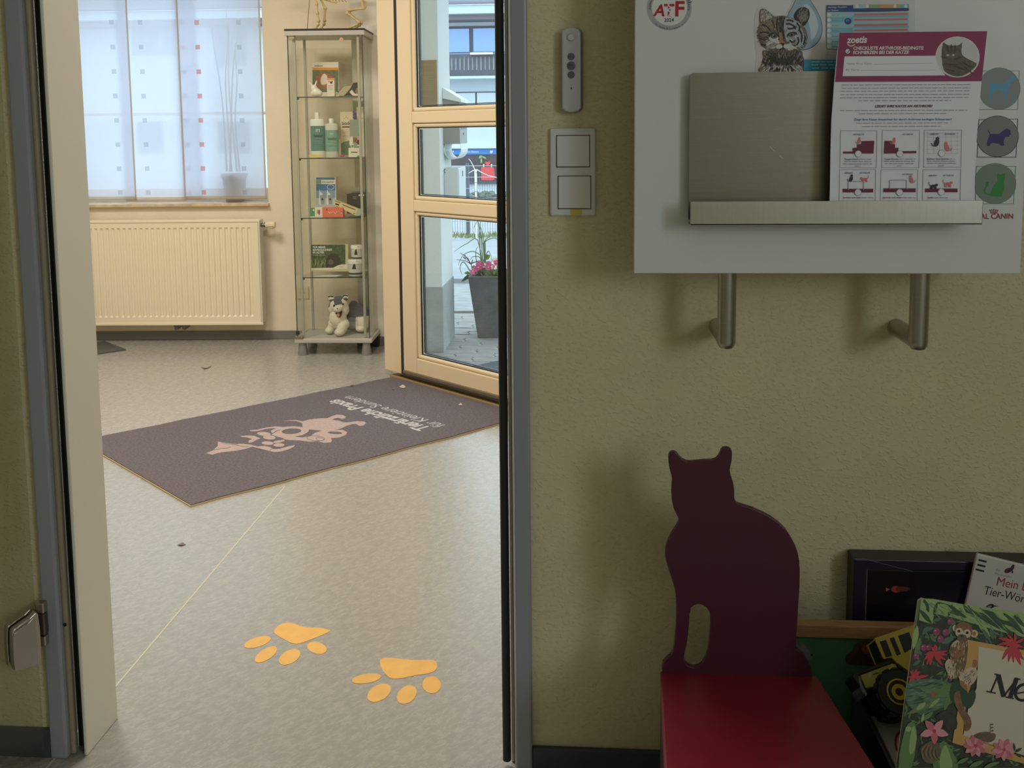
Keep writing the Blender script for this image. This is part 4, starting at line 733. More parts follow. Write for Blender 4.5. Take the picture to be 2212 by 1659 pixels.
def rbox(name, u0, u1, z0, z1, n0, n1, m=M_rad, bevel=.002, par=None):
    vs = [FARP.p(u, z, n) for z in (z0, z1) for u, n in ((u0, n0), (u1, n0), (u1, n1), (u0, n1))]
    return MB().add(vs, [(0,1,2,3),(7,6,5,4),(0,4,5,1),(1,5,6,2),(2,6,7,3),(3,7,4,0)]).build(name, m, par or rd, bevel=bevel)
rbox('body', ru0, ru1, rz0, rz1, .045, NR-.008)
rbox('top_grille', ru0, ru1+.012, rz1-.001, rz1+.011, .035, NR+.004); rbox('bottom_edge', ru0, ru1+.012, rz0-.012, rz0+.002, .040, NR+.004)
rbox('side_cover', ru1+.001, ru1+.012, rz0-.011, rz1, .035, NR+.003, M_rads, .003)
vz = RPL.uv(575, 487)[1]; vu = ru1+.02
mb = MB(); c0_ = FARP.p(vu, vz, .075); Mx = Matrix.Rotation(FA, 4, 'Z')@Matrix.Rotation(R(90), 4, 'Y')
va = MB().lathe(c0_, [(.010, -.012), (.010, .006), (.013, .008), (.013, .018)], 14, Mx).build('valve', mat('valve_grey', (120, 116, 108), .35, .7), rd, smooth=True)
hd = MB().lathe(c0_, [(.0135, .016), (.0165, .019), (.0165, .030), (.0195, .034), (.0195, .062), (.0175, .068), (.001, .068)], 18, Mx).build('thermostat_head', mat('thermostat_cream', (226, 212, 180), .4), rd, smooth=True)
for k in range(9):
    a = k*R(40); MB().box((.018, -.0016, .036), (.0207, .0016, .060), Matrix.Translation(c0_)@Mx@Matrix.Rotation(a, 4, 'Z')).build('grip_rib', MATS['thermostat_cream'], hd)
bu = RPL.uv(385, 705)[0]
for k in (-.022, .022): MB().tube([FARP.p(bu+k, rz0-.006, .07), FARP.p(bu+k, rz0-.034, .07), FARP.p(bu+k, rz0-.034, .02)], .009, 10).build('pipe_fitting', MATS['valve_grey'], rd, smooth=True)
MB().tube([FARP.p(bu-.034, rz0-.022, .07), FARP.p(bu+.05, rz0-.022, .07)], .006, 8).build('valve_bar', MATS['valve_grey'], rd, smooth=True)
# --- panel curtains
def cloth(name, c, tr_=.3, tl=.5):
    m = bpy.data.materials.new(name); m.use_nodes = True; N = m.node_tree.nodes; L = m.node_tree.links; N.remove(N['Principled BSDF']); out = N['Material Output']; col = lin(c)+(1,)
    d = N.new('ShaderNodeBsdfDiffuse'); t = N.new('ShaderNodeBsdfTranslucent'); p = N.new('ShaderNodeBsdfTransparent'); d.inputs[0].default_value = col; t.inputs[0].default_value = col
    a = N.new('ShaderNodeMixShader'); a.inputs[0].default_value = tl; L.new(d.outputs[0], a.inputs[1]); L.new(t.outputs[0], a.inputs[2])
    b_ = N.new('ShaderNodeMixShader'); b_.inputs[0].default_value = tr_; L.new(a.outputs[0], b_.inputs[1]); L.new(p.outputs[0], b_.inputs[2]); L.new(b_.outputs[0], out.inputs[0]); MATS[name] = m; return m
M_voile = cloth('white_voile', (222, 226, 238), .18, .74); M_hem = cloth('tan_hem', (232, 220, 204), .14, .76)
sq_g = cloth('square_grey', (190, 198, 208), .5, .7); sq_r = cloth('square_red', (232, 160, 142), .25, .7); sq_p = cloth('square_pink', (226, 200, 204), .3, .7)
def curtain(label, x0, x1, n, yb, squares, hems=(1, 1)):
    P = Pl(FARP.p(0, 0, n), FU); u0, u1 = P.uv(x0, 425)[0], P.uv(x1, 425)[0]; zb = P.uv((x0+x1)/2, yb)[1]
    t = thing('panel_curtain', label, 'curtain', P.p((u0+u1)/2, zb), 'panel curtains at the far window')
    MB().add([P.p(u0, zb), P.p(u1, zb), P.p(u1, 2.15), P.p(u0, 2.15)], [(0, 1, 2, 3)]).build('fabric', M_voile, t)
    def hem(a, b_, c, d): MB().prism([P.p(a, c, .0006), P.p(b_, c, .0006), P.p(b_, d, .0006), P.p(a, d, .0006)], -P.N*.0012).build('hem', M_hem, t)
    if hems[0]: hem(u0, u0+.009, zb, 2.15)
    if hems[1]: hem(u1-.009, u1, zb, 2.15)
    hem(u0, u1, zb-.002, zb+.018)
    MB().prism([P.p(u0, zb-.002, .002), P.p(u1, zb-.002, .002), P.p(u1, zb+.004, .002), P.p(u0, zb+.004, .002)], -P.N*.004).build('weight_bar', M_hem, t)
    for x, m, s in squares:
        uu = P.uv(x, 260)[0]
        for k in range(12):
            zz = P.uv(x, 260)[1]+(k-3)*.1318 - .0
            if zz < zb+.01: continue
            MB().add([P.p(uu-s, zz-s, .0012), P.p(uu+s, zz-s, .0012), P.p(uu+s, zz+s, .0012), P.p(uu-s, zz+s, .0012)], [(0, 1, 2, 3)]).build('square', m, t)
    return t
curtain('white panel curtain with grey squares, leftmost beside the door frame', 118, 295, -.020, 432, ((252, sq_g, .0125),), (0, 1))
curtain('white panel curtain with grey squares, second from the left', 272, 402, -.034, 433, ((313, sq_g, .0125),), (0, 1))
curtain('pale panel curtain strip hanging half hidden behind the red squares', 398, 441, -.062, 431, ((403, sq_p, .011),), (0, 0))
curtain('white panel curtain with a column of red squares, rightmost', 397, 576, -.048, 430, ((434, sq_r, .0125), (523, sq_g, .0125)), (1, 1))
# plant with bare stems on the sill
tw = thing('twig_plant', 'potted plant with bare upright twigs on the window sill behind the curtain', 'plant', FARP.p(FARP.uv(508, 430, -.137)[0], wz0+.003, -.137))
TWP = Pl(FARP.p(0, 0, -.137), FU); pc = TWP.px(508, 428); pc.z = wz0+.003
MB().lathe(pc, [(.050, 0), (.066, .135), (.074, .137), (.074, .158), (.066, .158), (.062, .145)], 20).build('pot', mat('pot_grey', (150, 150, 150), .6), tw, smooth=True)
for pts in (((490, 370), (486, 300), (478, 200), (462, 100), (456, 45)), ((500, 370), (492, 260), (487, 170), (492, 90), (488, 20)), ((512, 370), (500, 250), (494, 180), (494, 60)), ((518, 370), (508, 260), (512, 180), (508, 120)), ((497, 370), (500, 230), (505, 130), (520, 40))):
    MB().tube([TWP.px(x, y, random.uniform(-.012, .012)) for x, y in smooth(pts, 3, False)], [.006, .006, .005, .005, .004, .004, .004, .003, .003, .003, .003, .002, .002, .002][:len(smooth(pts, 3, False))], 6).build('twig', mat('twig', (96, 84, 70), .8), tw, smooth=True)
# --- display cabinet
CA = R(2.4); CU = V((math.cos(CA), math.sin(CA), 0)); CN = V((-math.sin(CA), math.cos(CA), 0))
CABP = Pl((-1.49, 3.378, 0), CU); cu0 = CABP.uv(636, 738)[0]; cu1 = CABP.uv(803.5, 738)[0]; CO = CABP.p(cu0, 0); CW = cu1-cu0; CD = .27
CABP = Pl(CO, CU)
zb0_, zb1_ = CABP.uv(720, 741.5)[1], CABP.uv(720, 732)[1]; ztp1, ztp0 = CABP.uv(720, 65.5)[1], CABP.uv(720, 76)[1]
def cp(u, d, z): return CO+CU*u+CN*d+V((0, 0, z))
def cb(name, u0, u1, d0, d1, z0, z1, m, par, bevel=0):
    vs = [cp(u, d, z) for z in (z0, z1) for u, d in ((u0, d0), (u1, d0), (u1, d1), (u0, d1))]
    return MB().add(vs, [(3,2,1,0),(4,5,6,7),(0,1,5,4),(1,2,6,5),(2,3,7,6),(3,0,4,7)]).build(name, m, par, bevel=bevel)
cab = thing('display_cabinet', 'tall glass display cabinet with four shelves beside the entrance door', 'display cabinet', cp(CW/2, CD/2, 0))
M_cab = mat('cabinet_silver', (184, 180, 172), .4); M_cg = glass('cabinet_glass', (.966, .974, .956), .03); M_ge = mat('glass_edge', (40, 62, 56), .2); M_post = mat('post_silver', (180, 178, 170), .35, .3)
cb('base', 0, CW, 0, CD, zb0_, zb1_, M_cab, cab, .004); cb('top', 0, CW, 0, CD, ztp0, ztp1, M_cab, cab, .002); cb('top_sheet', 0, CW, .0, CD, ztp1, ztp1+.010, mat('black_board', (34, 26, 26), .4), cab, .001)
gx0, gx1, gd0, gd1 = .012, CW-.012, .010, CD-.010
cb('door_glass', gx0, gx1, gd0, gd0+.004, zb1_, ztp0, M_cg, cab); cb('side_glass', gx0, gx0+.004, gd0+.005, gd1, zb1_, ztp0, M_cg, cab); cb('side_glass', gx1-.004, gx1, gd0+.005, gd1, zb1_, ztp0, M_cg, cab)
cb('back_glass', gx0+.004, gx1-.004, gd1-.004, gd1, zb1_, ztp0, M_cg, cab)
for u in (gx0-.0005, gx1-.003): cb('glass_edge', u, u+.0035, gd0-.0008, gd0+.0052, zb1_, ztp0, M_ge, cab)
for u, d in ((gx0+.024, gd0+.010), (gx1-.032, gd0+.010), (gx0+.024, gd1-.022), (gx1-.032, gd1-.022)): cb('post', u, u+.013, d, d+.010, zb1_, ztp0, M_post, cab, .002)
shz = [CABP.uv(720, y)[1] for y in (208, 341, 471, 600)]
for z in shz:
    sg = cb('shelf', gx0+.026, gx1-.02, gd0+.012, gd1-.012, z-.005, z, M_cg, cab)
    cb('front_edge', gx0+.026, gx1-.02, gd0+.011, gd0+.012, z-.005, z, M_ge, sg)
    for u in (gx0+.032, gx1-.03): cb('shelf_pin', u, u+.012, gd0+.014, gd0+.024, z-.013, z-.0052, M_seal, cab)
for u, d in ((.035, .03), (CW-.035, .03), (.035, CD-.03)):
    MB().lathe(cp(u, d, 0), [(.0265, 0), (.0265, .003), (.0185, zb0_)], 20).build('foot', mat('foot_silver', (150, 150, 148), .35, .5), cab, smooth=True)
cb('rear_block', CW-.055, CW-.004, CD-.05, CD-.004, 0, zb0_, M_seal, cab)
cb('hinge', .020, .052, -.004, .012, ztp0-.016, ztp0-.004, mat('chrome', (220, 214, 206), .12, 1), cab, .003)
cb('hinge', .004, .045, -.003, .012, zb1_+.0005, zb1_+.014, M_alu, cab, .002); cb('lock', .010, .026, -.003, .012, zb1_+.022, zb1_+.040, M_seal, cab, .002)
MB().lathe(cp(CW-.115, .006, ztp0-.022), [(.011, 0), (.011, .003), (.004, .0035), (.0005, .0035)], 16, Matrix.Rotation(R(90), 4, 'X')).build('catch', mat('catch_pink', (206, 150, 128), .5), cab, smooth=True)
# --- things in the cabinet
def cpl(d): return Pl(cp(0, d, 0), CU)
def item_box(name, label, cat, x0, y0, x1, d, th, m, z, group=None, y1=None):
    """carton whose front face spans photo columns x0..x1 from shelf height z up to row y0"""
    P = cpl(d); t = thing(name, label, cat, P.px((x0+x1)/2, (y0+(y1 or y0))/2)*1.0, group); u0, u1 = P.uv(x0, y0)[0], P.uv(x1, y0)[0]; zt_ = P.uv((x0+x1)/2, y0)[1]
    cb('carton', u0, u1, d, d+th, z, zt_, m, t, .001); return t, P
c1 = shz[0]+.0006; c2 = shz[1]+.0006; c3 = shz[2]+.0006; c4 = shz[3]+.0006
z5 = (650, 130, 7.54)
wpk = flat('pack_white', (226, 218, 202)); orp = flat('pack_orange', (224, 140, 60)); gpk = flat('photo_green', (92, 104, 72), noise=(60, .3)); gpb = flat('guinea_brown', (150, 92, 62), noise=(70, .3)); gpw = flat('guinea_white', (226, 212, 200))
t, P = item_box('feed_box', 'white and orange carton with a guinea pig photo on the top shelf', 'box', 674, 134, 731, .17, .03, wpk, c1)
A_ = Art(P, z5); A_.text(ink, 'medicare', (222, 103), (355, 103), 1, .02).rect(orp, 188, 120, 612, 162).rect(gpk, 188, 162, 612, 520)
A_.poly(gpb, [(235, 290), (290, 220), (360, 195), (450, 220), (520, 250), (560, 330), (540, 460), (330, 460), (250, 380)], 3).poly(gpw, [(340, 260), (380, 220), (430, 270), (420, 380), (340, 400), (320, 330)], 3); A_.build('printed_picture', t)
t, P = item_box('medicine_box', 'small white medicine carton with orange stripe in front of the guinea pig box', 'box', 705.5, 169, 722, .07, .03, wpk, c1)
A_ = Art(P, z5); A_.rect(orp, 425, 298, 540, 325).rect(orp, 440, 412, 525, 420).poly(ink, [(470, 350), (520, 340), (505, 385), (480, 380)]).oval(orp, 452, 350, 14, 14)
for y in (440, 460, 480): A_.words(gry, 440, 520, y, 9)
A_.build('printed_label', t)
# rabbit figurine
def blob(name, parts, m, parent, vox=.004, disp=0):
    b_ = MB()
    for c, r, rot in parts: b_.ell(c, r, rot, 14, 10)
    L0 = ORG[parent.name]; me = bpy.data.meshes.new(name); me.from_pydata([p-L0 for p in b_.v], [], b_.f); o = bpy.data.objects.new(name, me); COL.objects.link(o)
    k = o.modifiers.new('r', 'REMESH'); k.mode = 'VOXEL'; k.voxel_size = vox; k2 = o.modifiers.new('s', 'SMOOTH'); k2.iterations = 3; k2.factor = .5
    dg = bpy.context.evaluated_depsgraph_get(); dg.update(); me2 = bpy.data.meshes.new_from_object(o.evaluated_get(dg)); o.modifiers.clear(); o.data = me2; bpy.data.meshes.remove(me)
    for p in me2.polygons: p.use_smooth = True
    me2.materials.clear()
    for q in (m if isinstance(m, list) else [m]): me2.materials.append(q)
    o.parent = parent; ORG[o.name] = L0; return o
rb = thing('rabbit_figurine', 'small white rabbit figurine at the left of the top shelf', 'figurine', cp(.13, .05, c1))
P = cpl(.055); q = lambda x, y, n=0: P.px(*Zp((x, y), z5), n)
def E(x, y, r, rot=None, n=0): return (q(x, y, n), r, rot)
Ty = lambda a: Matrix.Rotation(R(a), 4, 'Y')
o = blob('body', [E(250, 525, (.026, .020, .022)), E(300, 540, (.018, .018, .016)), E(205, 540, (.014, .014, .014)), E(215, 455, (.017, .016, .017)), E(158, 385, (.005, .005, .016), Ty(-38)), E(245, 375, (.005, .005, .016), Ty(20)), E(240, 490, (.016, .015, .016))], mat('porcelain', (236, 230, 216), .35), rb, .0035)
# leaning leaflet with a dog photo
lf = thing('dog_leaflet', 'folded leaflet with a dark dog photo at the right of the top shelf', 'leaflet', cp(.30, .06, c1))
P = cpl(.06); MB().prism([q(*a) for a in ((560, 572), (700, 410), (830, 400), (955, 360), (955, 575))], CN*.002).build('paper', flat('leaflet_olive', (176, 168, 138)), lf)
A_ = Art(P, z5); A_.poly(flat('dog_black', (34, 34, 40)), [(700, 580), (800, 470), (850, 372), (900, 362), (955, 365), (955, 480), (880, 560), (850, 580)]).poly(gpw, [(790, 520), (830, 480), (880, 545), (950, 550), (955, 575), (840, 575)]).oval(flat('dog_tan', (150, 104, 72)), 920, 500, 36, 44).line(ink, [(560, 572), (700, 420), (815, 405)], 6); A_.build('dog_picture', lf)
# bottles
teal = flat('label_teal', (84, 130, 122)); teal2 = flat('label_teal_pale', (116, 162, 148)); M_bot = mat('bottle_white', (226, 228, 220), .35); M_bot2 = mat('bottle_grey', (202, 204, 190), .35)
def bottle(label, xc, yt, ysh, yb, hw_, m, ml, ly0, ly1, capw, texts):
    P = cpl(.075); c = P.px(xc, yb); c.z = c2; k = (P.px(xc+1, yb)-P.px(xc, yb)).length; r = hw_*k; zs = P.px(xc, ysh).z-c2; ztp = P.px(xc, yt).z-c2
    t = thing('care_bottle', label, 'bottle', c, 'coat care bottles'); rc_ = capw*k
    def ov(b_): b_.v = [V((c.x+(p.x-c.x), c.y+(p.y-c.y)*.6, p.z)) for p in b_.v]; return b_
    ov(MB().lathe(c, [(r*.94, 0), (r, .004), (r, zs-.006), (r*.93, zs-.001), (r*.5, zs+.001), (rc_*.8, zs+.003)], 24)).build('bottle_body', m, t, smooth=True)
    MB().lathe(c+V((0, 0, zs+.001)), [(rc_, 0), (rc_, ztp-zs-.003), (rc_*.9, ztp-zs-.001), (.0004, ztp-zs-.001)], 16).build('cap', M_bot, t, smooth=True)
    z0, z1 = P.px(xc, ly1).z-c2, P.px(xc, ly0).z-c2; ov(MB().lathe(c, [(r*1.006, z0), (r*1.006, z1)], 24)).build('label_band', ml, t, smooth=True)
    A_ = Art(cpl(.075-r*.62), z5, .0012)
    for a in texts: A_.text(*a) if a[0] is not None else A_.words(gry, *a[1:])
    A_.build('lettering', t)
bottle('taller white bottle with a dark teal label on the second shelf', 688, 243, 257, 337, 15.5, M_bot, teal, 272, 326, 5.3, [(ink, 'biodor', (210, 1252), (360, 1246), 1.2, .0), (None, 215, 355, 1285, 14), (None, 218, 350, 1328, 12), (None, 218, 350, 1352, 12), (wht, 'm', (245, 1170), (310, 1168), 1)])
bottle('shorter white bottle with a pale teal label on the second shelf', 718, 256, 267, 338, 14, M_bot2, teal2, 281, 327, 5.2, [(ink, 'biodor', (440, 1300), (585, 1296), 1.2, .0), (None, 445, 580, 1332, 14), (None, 445, 570, 1375, 12), (None, 445, 570, 1398, 12), (wht, 'm', (480, 1215), (520, 1214), 1)])
# pouch
pk = thing('care_pouch', 'cream standing pouch with green base beside the two bottles', 'pouch', cp(.30, .12, c2)); P = cpl(.12); A2 = [(638, 845), (840, 838), (860, 1000), (870, 1545), (652, 1545), (650, 1200)]
MB().prism([q(*a) for a in A2], CN*.022).build('pouch', flat('pouch_cream', (222, 208, 178)), pk, bevel=.002)
A_ = Art(P, z5); A_.poly(flat('pouch_green', (104, 128, 96), noise=(50, .3)), [(652, 1360), (700, 1330), (780, 1310), (868, 1330), (870, 1545), (655, 1545)]).text(ink, 'biodor', (668, 1055), (852, 1050), 1.2, .02).rect(ink, 672, 1078, 800, 1098)
for y in (1135, 1160, 1185, 1235): A_.words(gry, 672, 800, y, 10)
A_.line(gry, [(700, 960), (740, 920), (780, 970)], 6); A_.build('printed_label', pk)
t, P = item_box('white_care_box', 'white carton behind the display card at the right of the second shelf', 'box', 770, 231, 788, .16, .04, flat('pack_cream', (224, 216, 198)), c2)
A_ = Art(P, z5); A_.words(gry, 950, 1020, 950, 14); A_.build('printed_label', t)
lv = thing('lavender_sprig', 'small violet lavender sprig standing behind the display card', 'flower sprig', cp(.335, .10, c2)); P = cpl(.098)
MB().tube([q(880, 1575), q(875, 1000)], .0012, 5).build('stem', grn, lv)
for k in range(11): MB().ell(q(872+(k % 3-1)*16, 840+k*16), (.0042, .004, .005), None, 8, 6).build('floret', flat('lavender', (84, 76, 150)), lv)
dc = thing('display_card', 'grey green display card with people photo at the right of the second shelf', 'display card', cp(.33, .06, c2)); P = cpl(.06)
MB().prism([q(*a) for a in ((795, 968), (972, 965), (980, 1578), (776, 1578), (780, 1430), (800, 1420))], CN*.002).build('card', flat('card_green', (140, 150, 132)), dc)
A_ = Art(P, z5); A_.rect(wpk, 776, 1430, 980, 1578).poly(flat('hair_dark', (70, 48, 40)), [(900, 1330), (920, 1240), (960, 1195), (978, 1200), (980, 1360), (930, 1370)], 2).oval(flat('skin', (206, 150, 124)), 940, 1260, 26, 40, 20).oval(flat('puppy', (124, 88, 60)), 880, 1300, 44, 40).poly(gpw, [(790, 1300), (830, 1230), (850, 1330), (800, 1400)], 2).rect(wpk, 820, 1360, 862, 1480).rect(wpk, 915, 1380, 950, 1470).rect(teal, 826, 1380, 856, 1420).rect(teal, 920, 1395, 944, 1430).words(gry, 845, 940, 1090, 22).words(gry, 848, 935, 1128, 14).words(ink, 815, 940, 1500, 26).oval(flat('print_teal', (60, 130, 100)), 950, 1565, 36, 14); A_.build('printed_picture', dc)
yt_ = thing('yellow_tag', 'yellow price strip lying in front of the teal bottles', 'tag', cp(.10, .03, c2)); P = cpl(.034); MB().prism([q(130, 1540), q(345, 1540), q(345, 1578), q(130, 1578)], CN*.003).build('strip', flat('tag_yellow', (226, 200, 90)), yt_)
rt_ = thing('red_toy', 'small red object lying in front of the cream pouch', 'toy', cp(.24, .03, c2)); P = cpl(.034); o = blob('body', [E(655, 1560, (.008, .006, .0045)), E(690, 1555, (.007, .006, .005))], flat('toy_red', (190, 60, 66)), rt_, .0022)
gt_ = thing('green_disc', 'small dark green disc at the right front of the second shelf', 'disc', cp(.35, .03, c2)); P = cpl(.034); MB().lathe(V((q(950, 1570).x, q(950, 1570).y, c2)), [(.010, 0), (.011, .003), (.009, .006), (.001, .0062)], 16).build('disc', flat('disc_green', (60, 130, 100)), gt_, smooth=True)
# third shelf
z6 = (650, 370, 7.213)
E = lambda x, y, r, rot=None, n=0: (q(x, y, n), r, rot); z5 = z6
q = lambda x, y, n=0: P.px(*Zp((x, y), z6), n)
bpk = flat('pack_blue', (62, 112, 158)); 
t, P = item_box('ear_care_box', 'blue and white carton with two bottle pictures on the third shelf', 'box', 683, 383.5, 725, .14, .05, wpk, c3)
A_ = Art(P, z6); A_.rect(bpk, 238, 98, 528, 130).rect(flat('pack_green', (120, 150, 120)), 238, 135, 318, 198).rect(wpk, 320, 135, 535, 198).text(bpk, 'Ohrreiniger', (330, 182), (515, 178), 1.1, .02).rect(bpk, 238, 200, 535, 300).rect(flat('pack_blue_mid', (120, 156, 182)), 238, 300, 535, 420).rect(flat('pack_blue_pale', (182, 198, 202)), 238, 420, 535, 560).ring(wht, oval(462, 245, 54, 38, 0, 18), 6)
for x in (325, 445): A_.poly(wht, [(x-40, 350), (x-35, 275), (x-22, 320), (x+14, 350), (x-5, 520), (x-45, 520)]).poly(gry, [(x-30, 372), (x+56, 366), (x+40, 516), (x-10, 516)]).oval(ink, x+10, 436, 14, 18)
A_.build('printed_label', t)
t, P = item_box('dental_box', 'green and white carton lying at the left of the third shelf', 'box', 669.5, 448.5, 697, .06, .03, wpk, c3)
A_ = Art(P, z6); A_.rect(flat('pack_bright_green', (70, 150, 92)), 142, 566, 215, 700).oval(wpk, 196, 604, 12, 16).rect(sal, 250, 600, 300, 660).rect(bk, 280, 610, 292, 680); A_.build('printed_label', t)
t, P = item_box('salmon_box', 'salmon red carton lying in the middle of the third shelf', 'box', 696, 448, 741, .045, .035, flat('pack_salmon', (226, 112, 92)), c3)
A_ = Art(P, z6); 
for k in range(7): A_.line(wpk, [(430+k*30, 630+(k % 2)*10), (455+k*30, 660-(k % 3)*14)], 9)
A_.rect(bk, 398, 585, 410, 612).line(bk, [(560, 650), (650, 625)], 6); A_.build('printed_label', t)
tb_ = thing('tube_box', 'pale yellow long carton tilted to the right on the third shelf', 'box', cp(.28, .05, c3)); P = cpl(.05)
MB().prism([q(*a) for a in ((530, 448), (885, 585), (855, 692), (500, 515))], CN*.035).build('carton', flat('pack_yellow', (216, 200, 150)), tb_, bevel=.001)
MB().prism([q(*a) for a in ((885, 585), (945, 590), (925, 690), (855, 692))], CN*.03).build('end_flap', flat('pack_grey_blue', (164, 176, 170)), tb_)
A_ = Art(P, z6); A_.line(ink, [(535, 505), (595, 528)], 22).poly(flat('pack_sage', (140, 150, 120)), [(535, 452), (620, 484), (612, 505), (528, 470)]).line(ink, [(648, 520), (850, 600)], 12).line(ink, [(655, 580), (670, 590)], 10).line(ink, [(815, 655), (845, 660)], 8); A_.build('printed_label', tb_)
bp_ = thing('black_tin', 'black oval tin with a rounded top at the right of the third shelf', 'tin', cp(.33, .16, c3)); P = cpl(.15)
MB().prism([q(*a) for a in smooth([(712, 352), (760, 332), (860, 322), (960, 326), (1040, 332), (1075, 350)], 2, False)+[(1075, 668), (716, 662)]], CN*.05).build('tin', mat('tin_black', (44, 40, 44), .35), bp_, bevel=.003)
A_ = Art(P, z6); A_.words(gry, 810, 868, 400, 14).words(gry, 812, 865, 424, 10).rect(wpk, 900, 362, 985, 384); A_.build('printed_label', bp_)
# fourth shelf
ds = thing('display_sign', 'landscape cardboard sign with white lettering and a dark dog in grass', 'sign', cp(.2, .1, c4)); P = cpl(.10)
MB().prism([q(*a) for a in ((140, 1140), (735, 1136), (740, 1560), (150, 1560))], CN*.004).build('backing', flat('sign_card', (196, 190, 150)), ds)
A_ = Art(P, z6); gph = flat('grass_dark', (66, 84, 54), noise=(90, .55)); A_.poly(gph, [(155, 1145), (692, 1140), (694, 1450), (600, 1462), (520, 1500), (165, 1505)])
for k in range(26): x = random.uniform(165, 480); A_.leaf(flat('grass_pale', (140, 156, 110)), x, 1495, x+random.uniform(-50, 60), random.uniform(1330, 1420), .035, .1)
A_.poly(flat('dog_dark', (48, 40, 42), noise=(120, .4)), [(385, 1490), (390, 1400), (430, 1310), (510, 1280), (580, 1310), (620, 1380), (630, 1440), (560, 1470), (500, 1500)], 3).oval(flat('dog_muzzle', (104, 84, 82)), 465, 1415, 40, 44).oval(ink, 440, 1360, 9, 8).oval(ink, 510, 1370, 9, 8)
A_.text(wht, 'F\u00dcR MEHR', (186, 1197), (385, 1197), 1, .035).text(wht, 'BEWEGLICHKEIT', (186, 1240), (490, 1237), 1.05, .035).text(wht, 'IM ALTER', (186, 1282), (366, 1278), 1, .035).words(wht, 186, 380, 1306, 9)
A_.poly(wpk, [(160, 1512), (500, 1505), (580, 1465), (640, 1450), (722, 1450), (722, 1522), (165, 1545)], 0).words(gry, 600, 660, 1490, 14); A_.build('printed_picture', ds)
ft_ = thing('flat_leaflet', 'pale leaflet lying flat before the dog sign on the lowest glass shelf', 'leaflet', cp(.17, .05, c4)); MB().prism([cp(u, d, c4) for u, d in ((.10, .035), (.22, .035), (.24, .09), (.15, .09))], (0, 0, .002)).build('paper', flat('leaflet_pale', (206, 206, 192)), ft_)
def tub(label, xc, y0, y1, hw_, z, grp='white supplement tubs'):
    P = cpl(.11); k = (P.px(xc+1, y1)-P.px(xc, y1)).length; r = hw_*k; h = P.px(xc, y0).z-P.px(xc, y1).z; c = P.px(xc, y1); c.z = z
    t = thing('supplement_tub', label, 'tub', c, grp)
    MB().lathe(c, [(r*.90, 0), (r*.92, .003), (r*.94, h*.74)], 26).build('tub_body', wpk, t, smooth=True)
    MB().lathe(c+V((0, 0, h*.745)), [(r, 0), (r*1.0, h*.2), (r*.95, h*.25), (.0004, h*.25)], 26).build('lid', M_bot, t, smooth=True)
    MB().lathe(c, [(r*.935, h*.14), (r*.942, h*.7)], 26).build('label_band', flat('label_pale', (198, 198, 196)), t, smooth=True); MB().lathe(c, [(r*.938, h*.05), (r*.942, h*.17)], 26).build('dark_band', flat('label_dark', (60, 54, 60)), t, smooth=True)
    A_ = Art(Pl(c-CN*r*.95, CU), (0, 0, 1), .0006); x_, y_ = xc, y1-hw_*.9; A_.poly(ink, [(x_-hw_*.5, y_+7), (x_-hw_*.3, y_-4), (x_-hw_*.15, y_-8), (x_-hw_*.05, y_), (x_+hw_*.05, y_+7)]).words(gry, x_-hw_*.4, x_+hw_*.5, y_-10, 2.2); A_.build('printed_label', t); return h
z4_ = c4; h_ = tub('wider white supplement tub at the bottom of the stacked pair', 768.5, 555.5, 589, 16.5, c4)
tub('narrower white supplement tub on top of the stacked pair', 771.5, 524.5, 555, 13.2, c4+h_*.995+.0004)
# plush husky
hk = thing('plush_husky', 'grey and white plush husky sitting on the cabinet floor', 'plush toy', cp(.24, .12, zb1_)); z8 = (640, 600, 9.758); P = cpl(.11)
E = lambda x, y, r, rot=None, n=0: (P.px(*Zp((x, y), z8), n), r, rot)
PM = 1/9.758/418
hw_ = flat('plush_white', (226, 218, 200), rough=.95, sheen=.3); hg = flat('plush_grey', (92, 92, 98), rough=.95, noise=(80, .2)); hgl = flat('plush_mid', (138, 142, 146), rough=.95)
parts = [E(892, 560, (.048, .042, .048)), E(885, 640, (.024, .034, .019), None, .03), E(930, 760, (.018, .02, .024), None, .012), E(1010, 650, (.026, .028, .036), None, .0), E(765, 620, (.022, .026, .032), None, 0), E(735, 420, (.015, .009, .019), Ty(-28), -.005), E(1035, 405, (.016, .009, .020), Ty(22), -.005),
  E(880, 830, (.046, .042, .052)), E(900, 940, (.042, .040, .034), None, -.01), E(700, 1092, (.022, .028, .018), Ty(10), -.008), E(745, 1035, (.023, .025, .030), Ty(25), -.012), E(790, 950, (.03, .03, .03), None, -.012), E(915, 1128, (.027, .032, .021), None, .042), E(960, 1060, (.026, .028, .036), Ty(20), .028), E(1000, 960, (.03, .03, .032), None, .008),
  E(1180, 790, (.058, .046, .055), None, -.078), E(1350, 790, (.054, .046, .056), None, -.085), E(1190, 960, (.046, .042, .034), None, -.07), E(1400, 950, (.032, .03, .040), None, -.052), E(1360, 1058, (.027, .03, .016), None, -.038), E(1200, 560, (.022, .02, .026), Ty(40), -.09), E(1300, 640, (.04, .03, .03), None, -.09)]
o = blob('body', parts, [hw_, hg, hgl], hk, .0022)
L0 = ORG[hk.name]
for v_ in o.data.vertices: v_.co.z = max(v_.co.z-.004, .0004)
def zpx(p):       # drawing coordinates of a point of the toy (for its colour patches)
    d = p-CAM; zz = d.dot(FWD); return ((d.dot(RT)/zz*FOC+PX-640)*9.758, (d.dot(DN)/zz*FOC+PY-600)*9.758)
cap_ = [(770, 330), (1000, 330), (985, 430), (950, 470), (975, 520), (955, 558), (905, 566), (840, 585), (800, 572), (800, 530), (780, 480), (800, 440)]
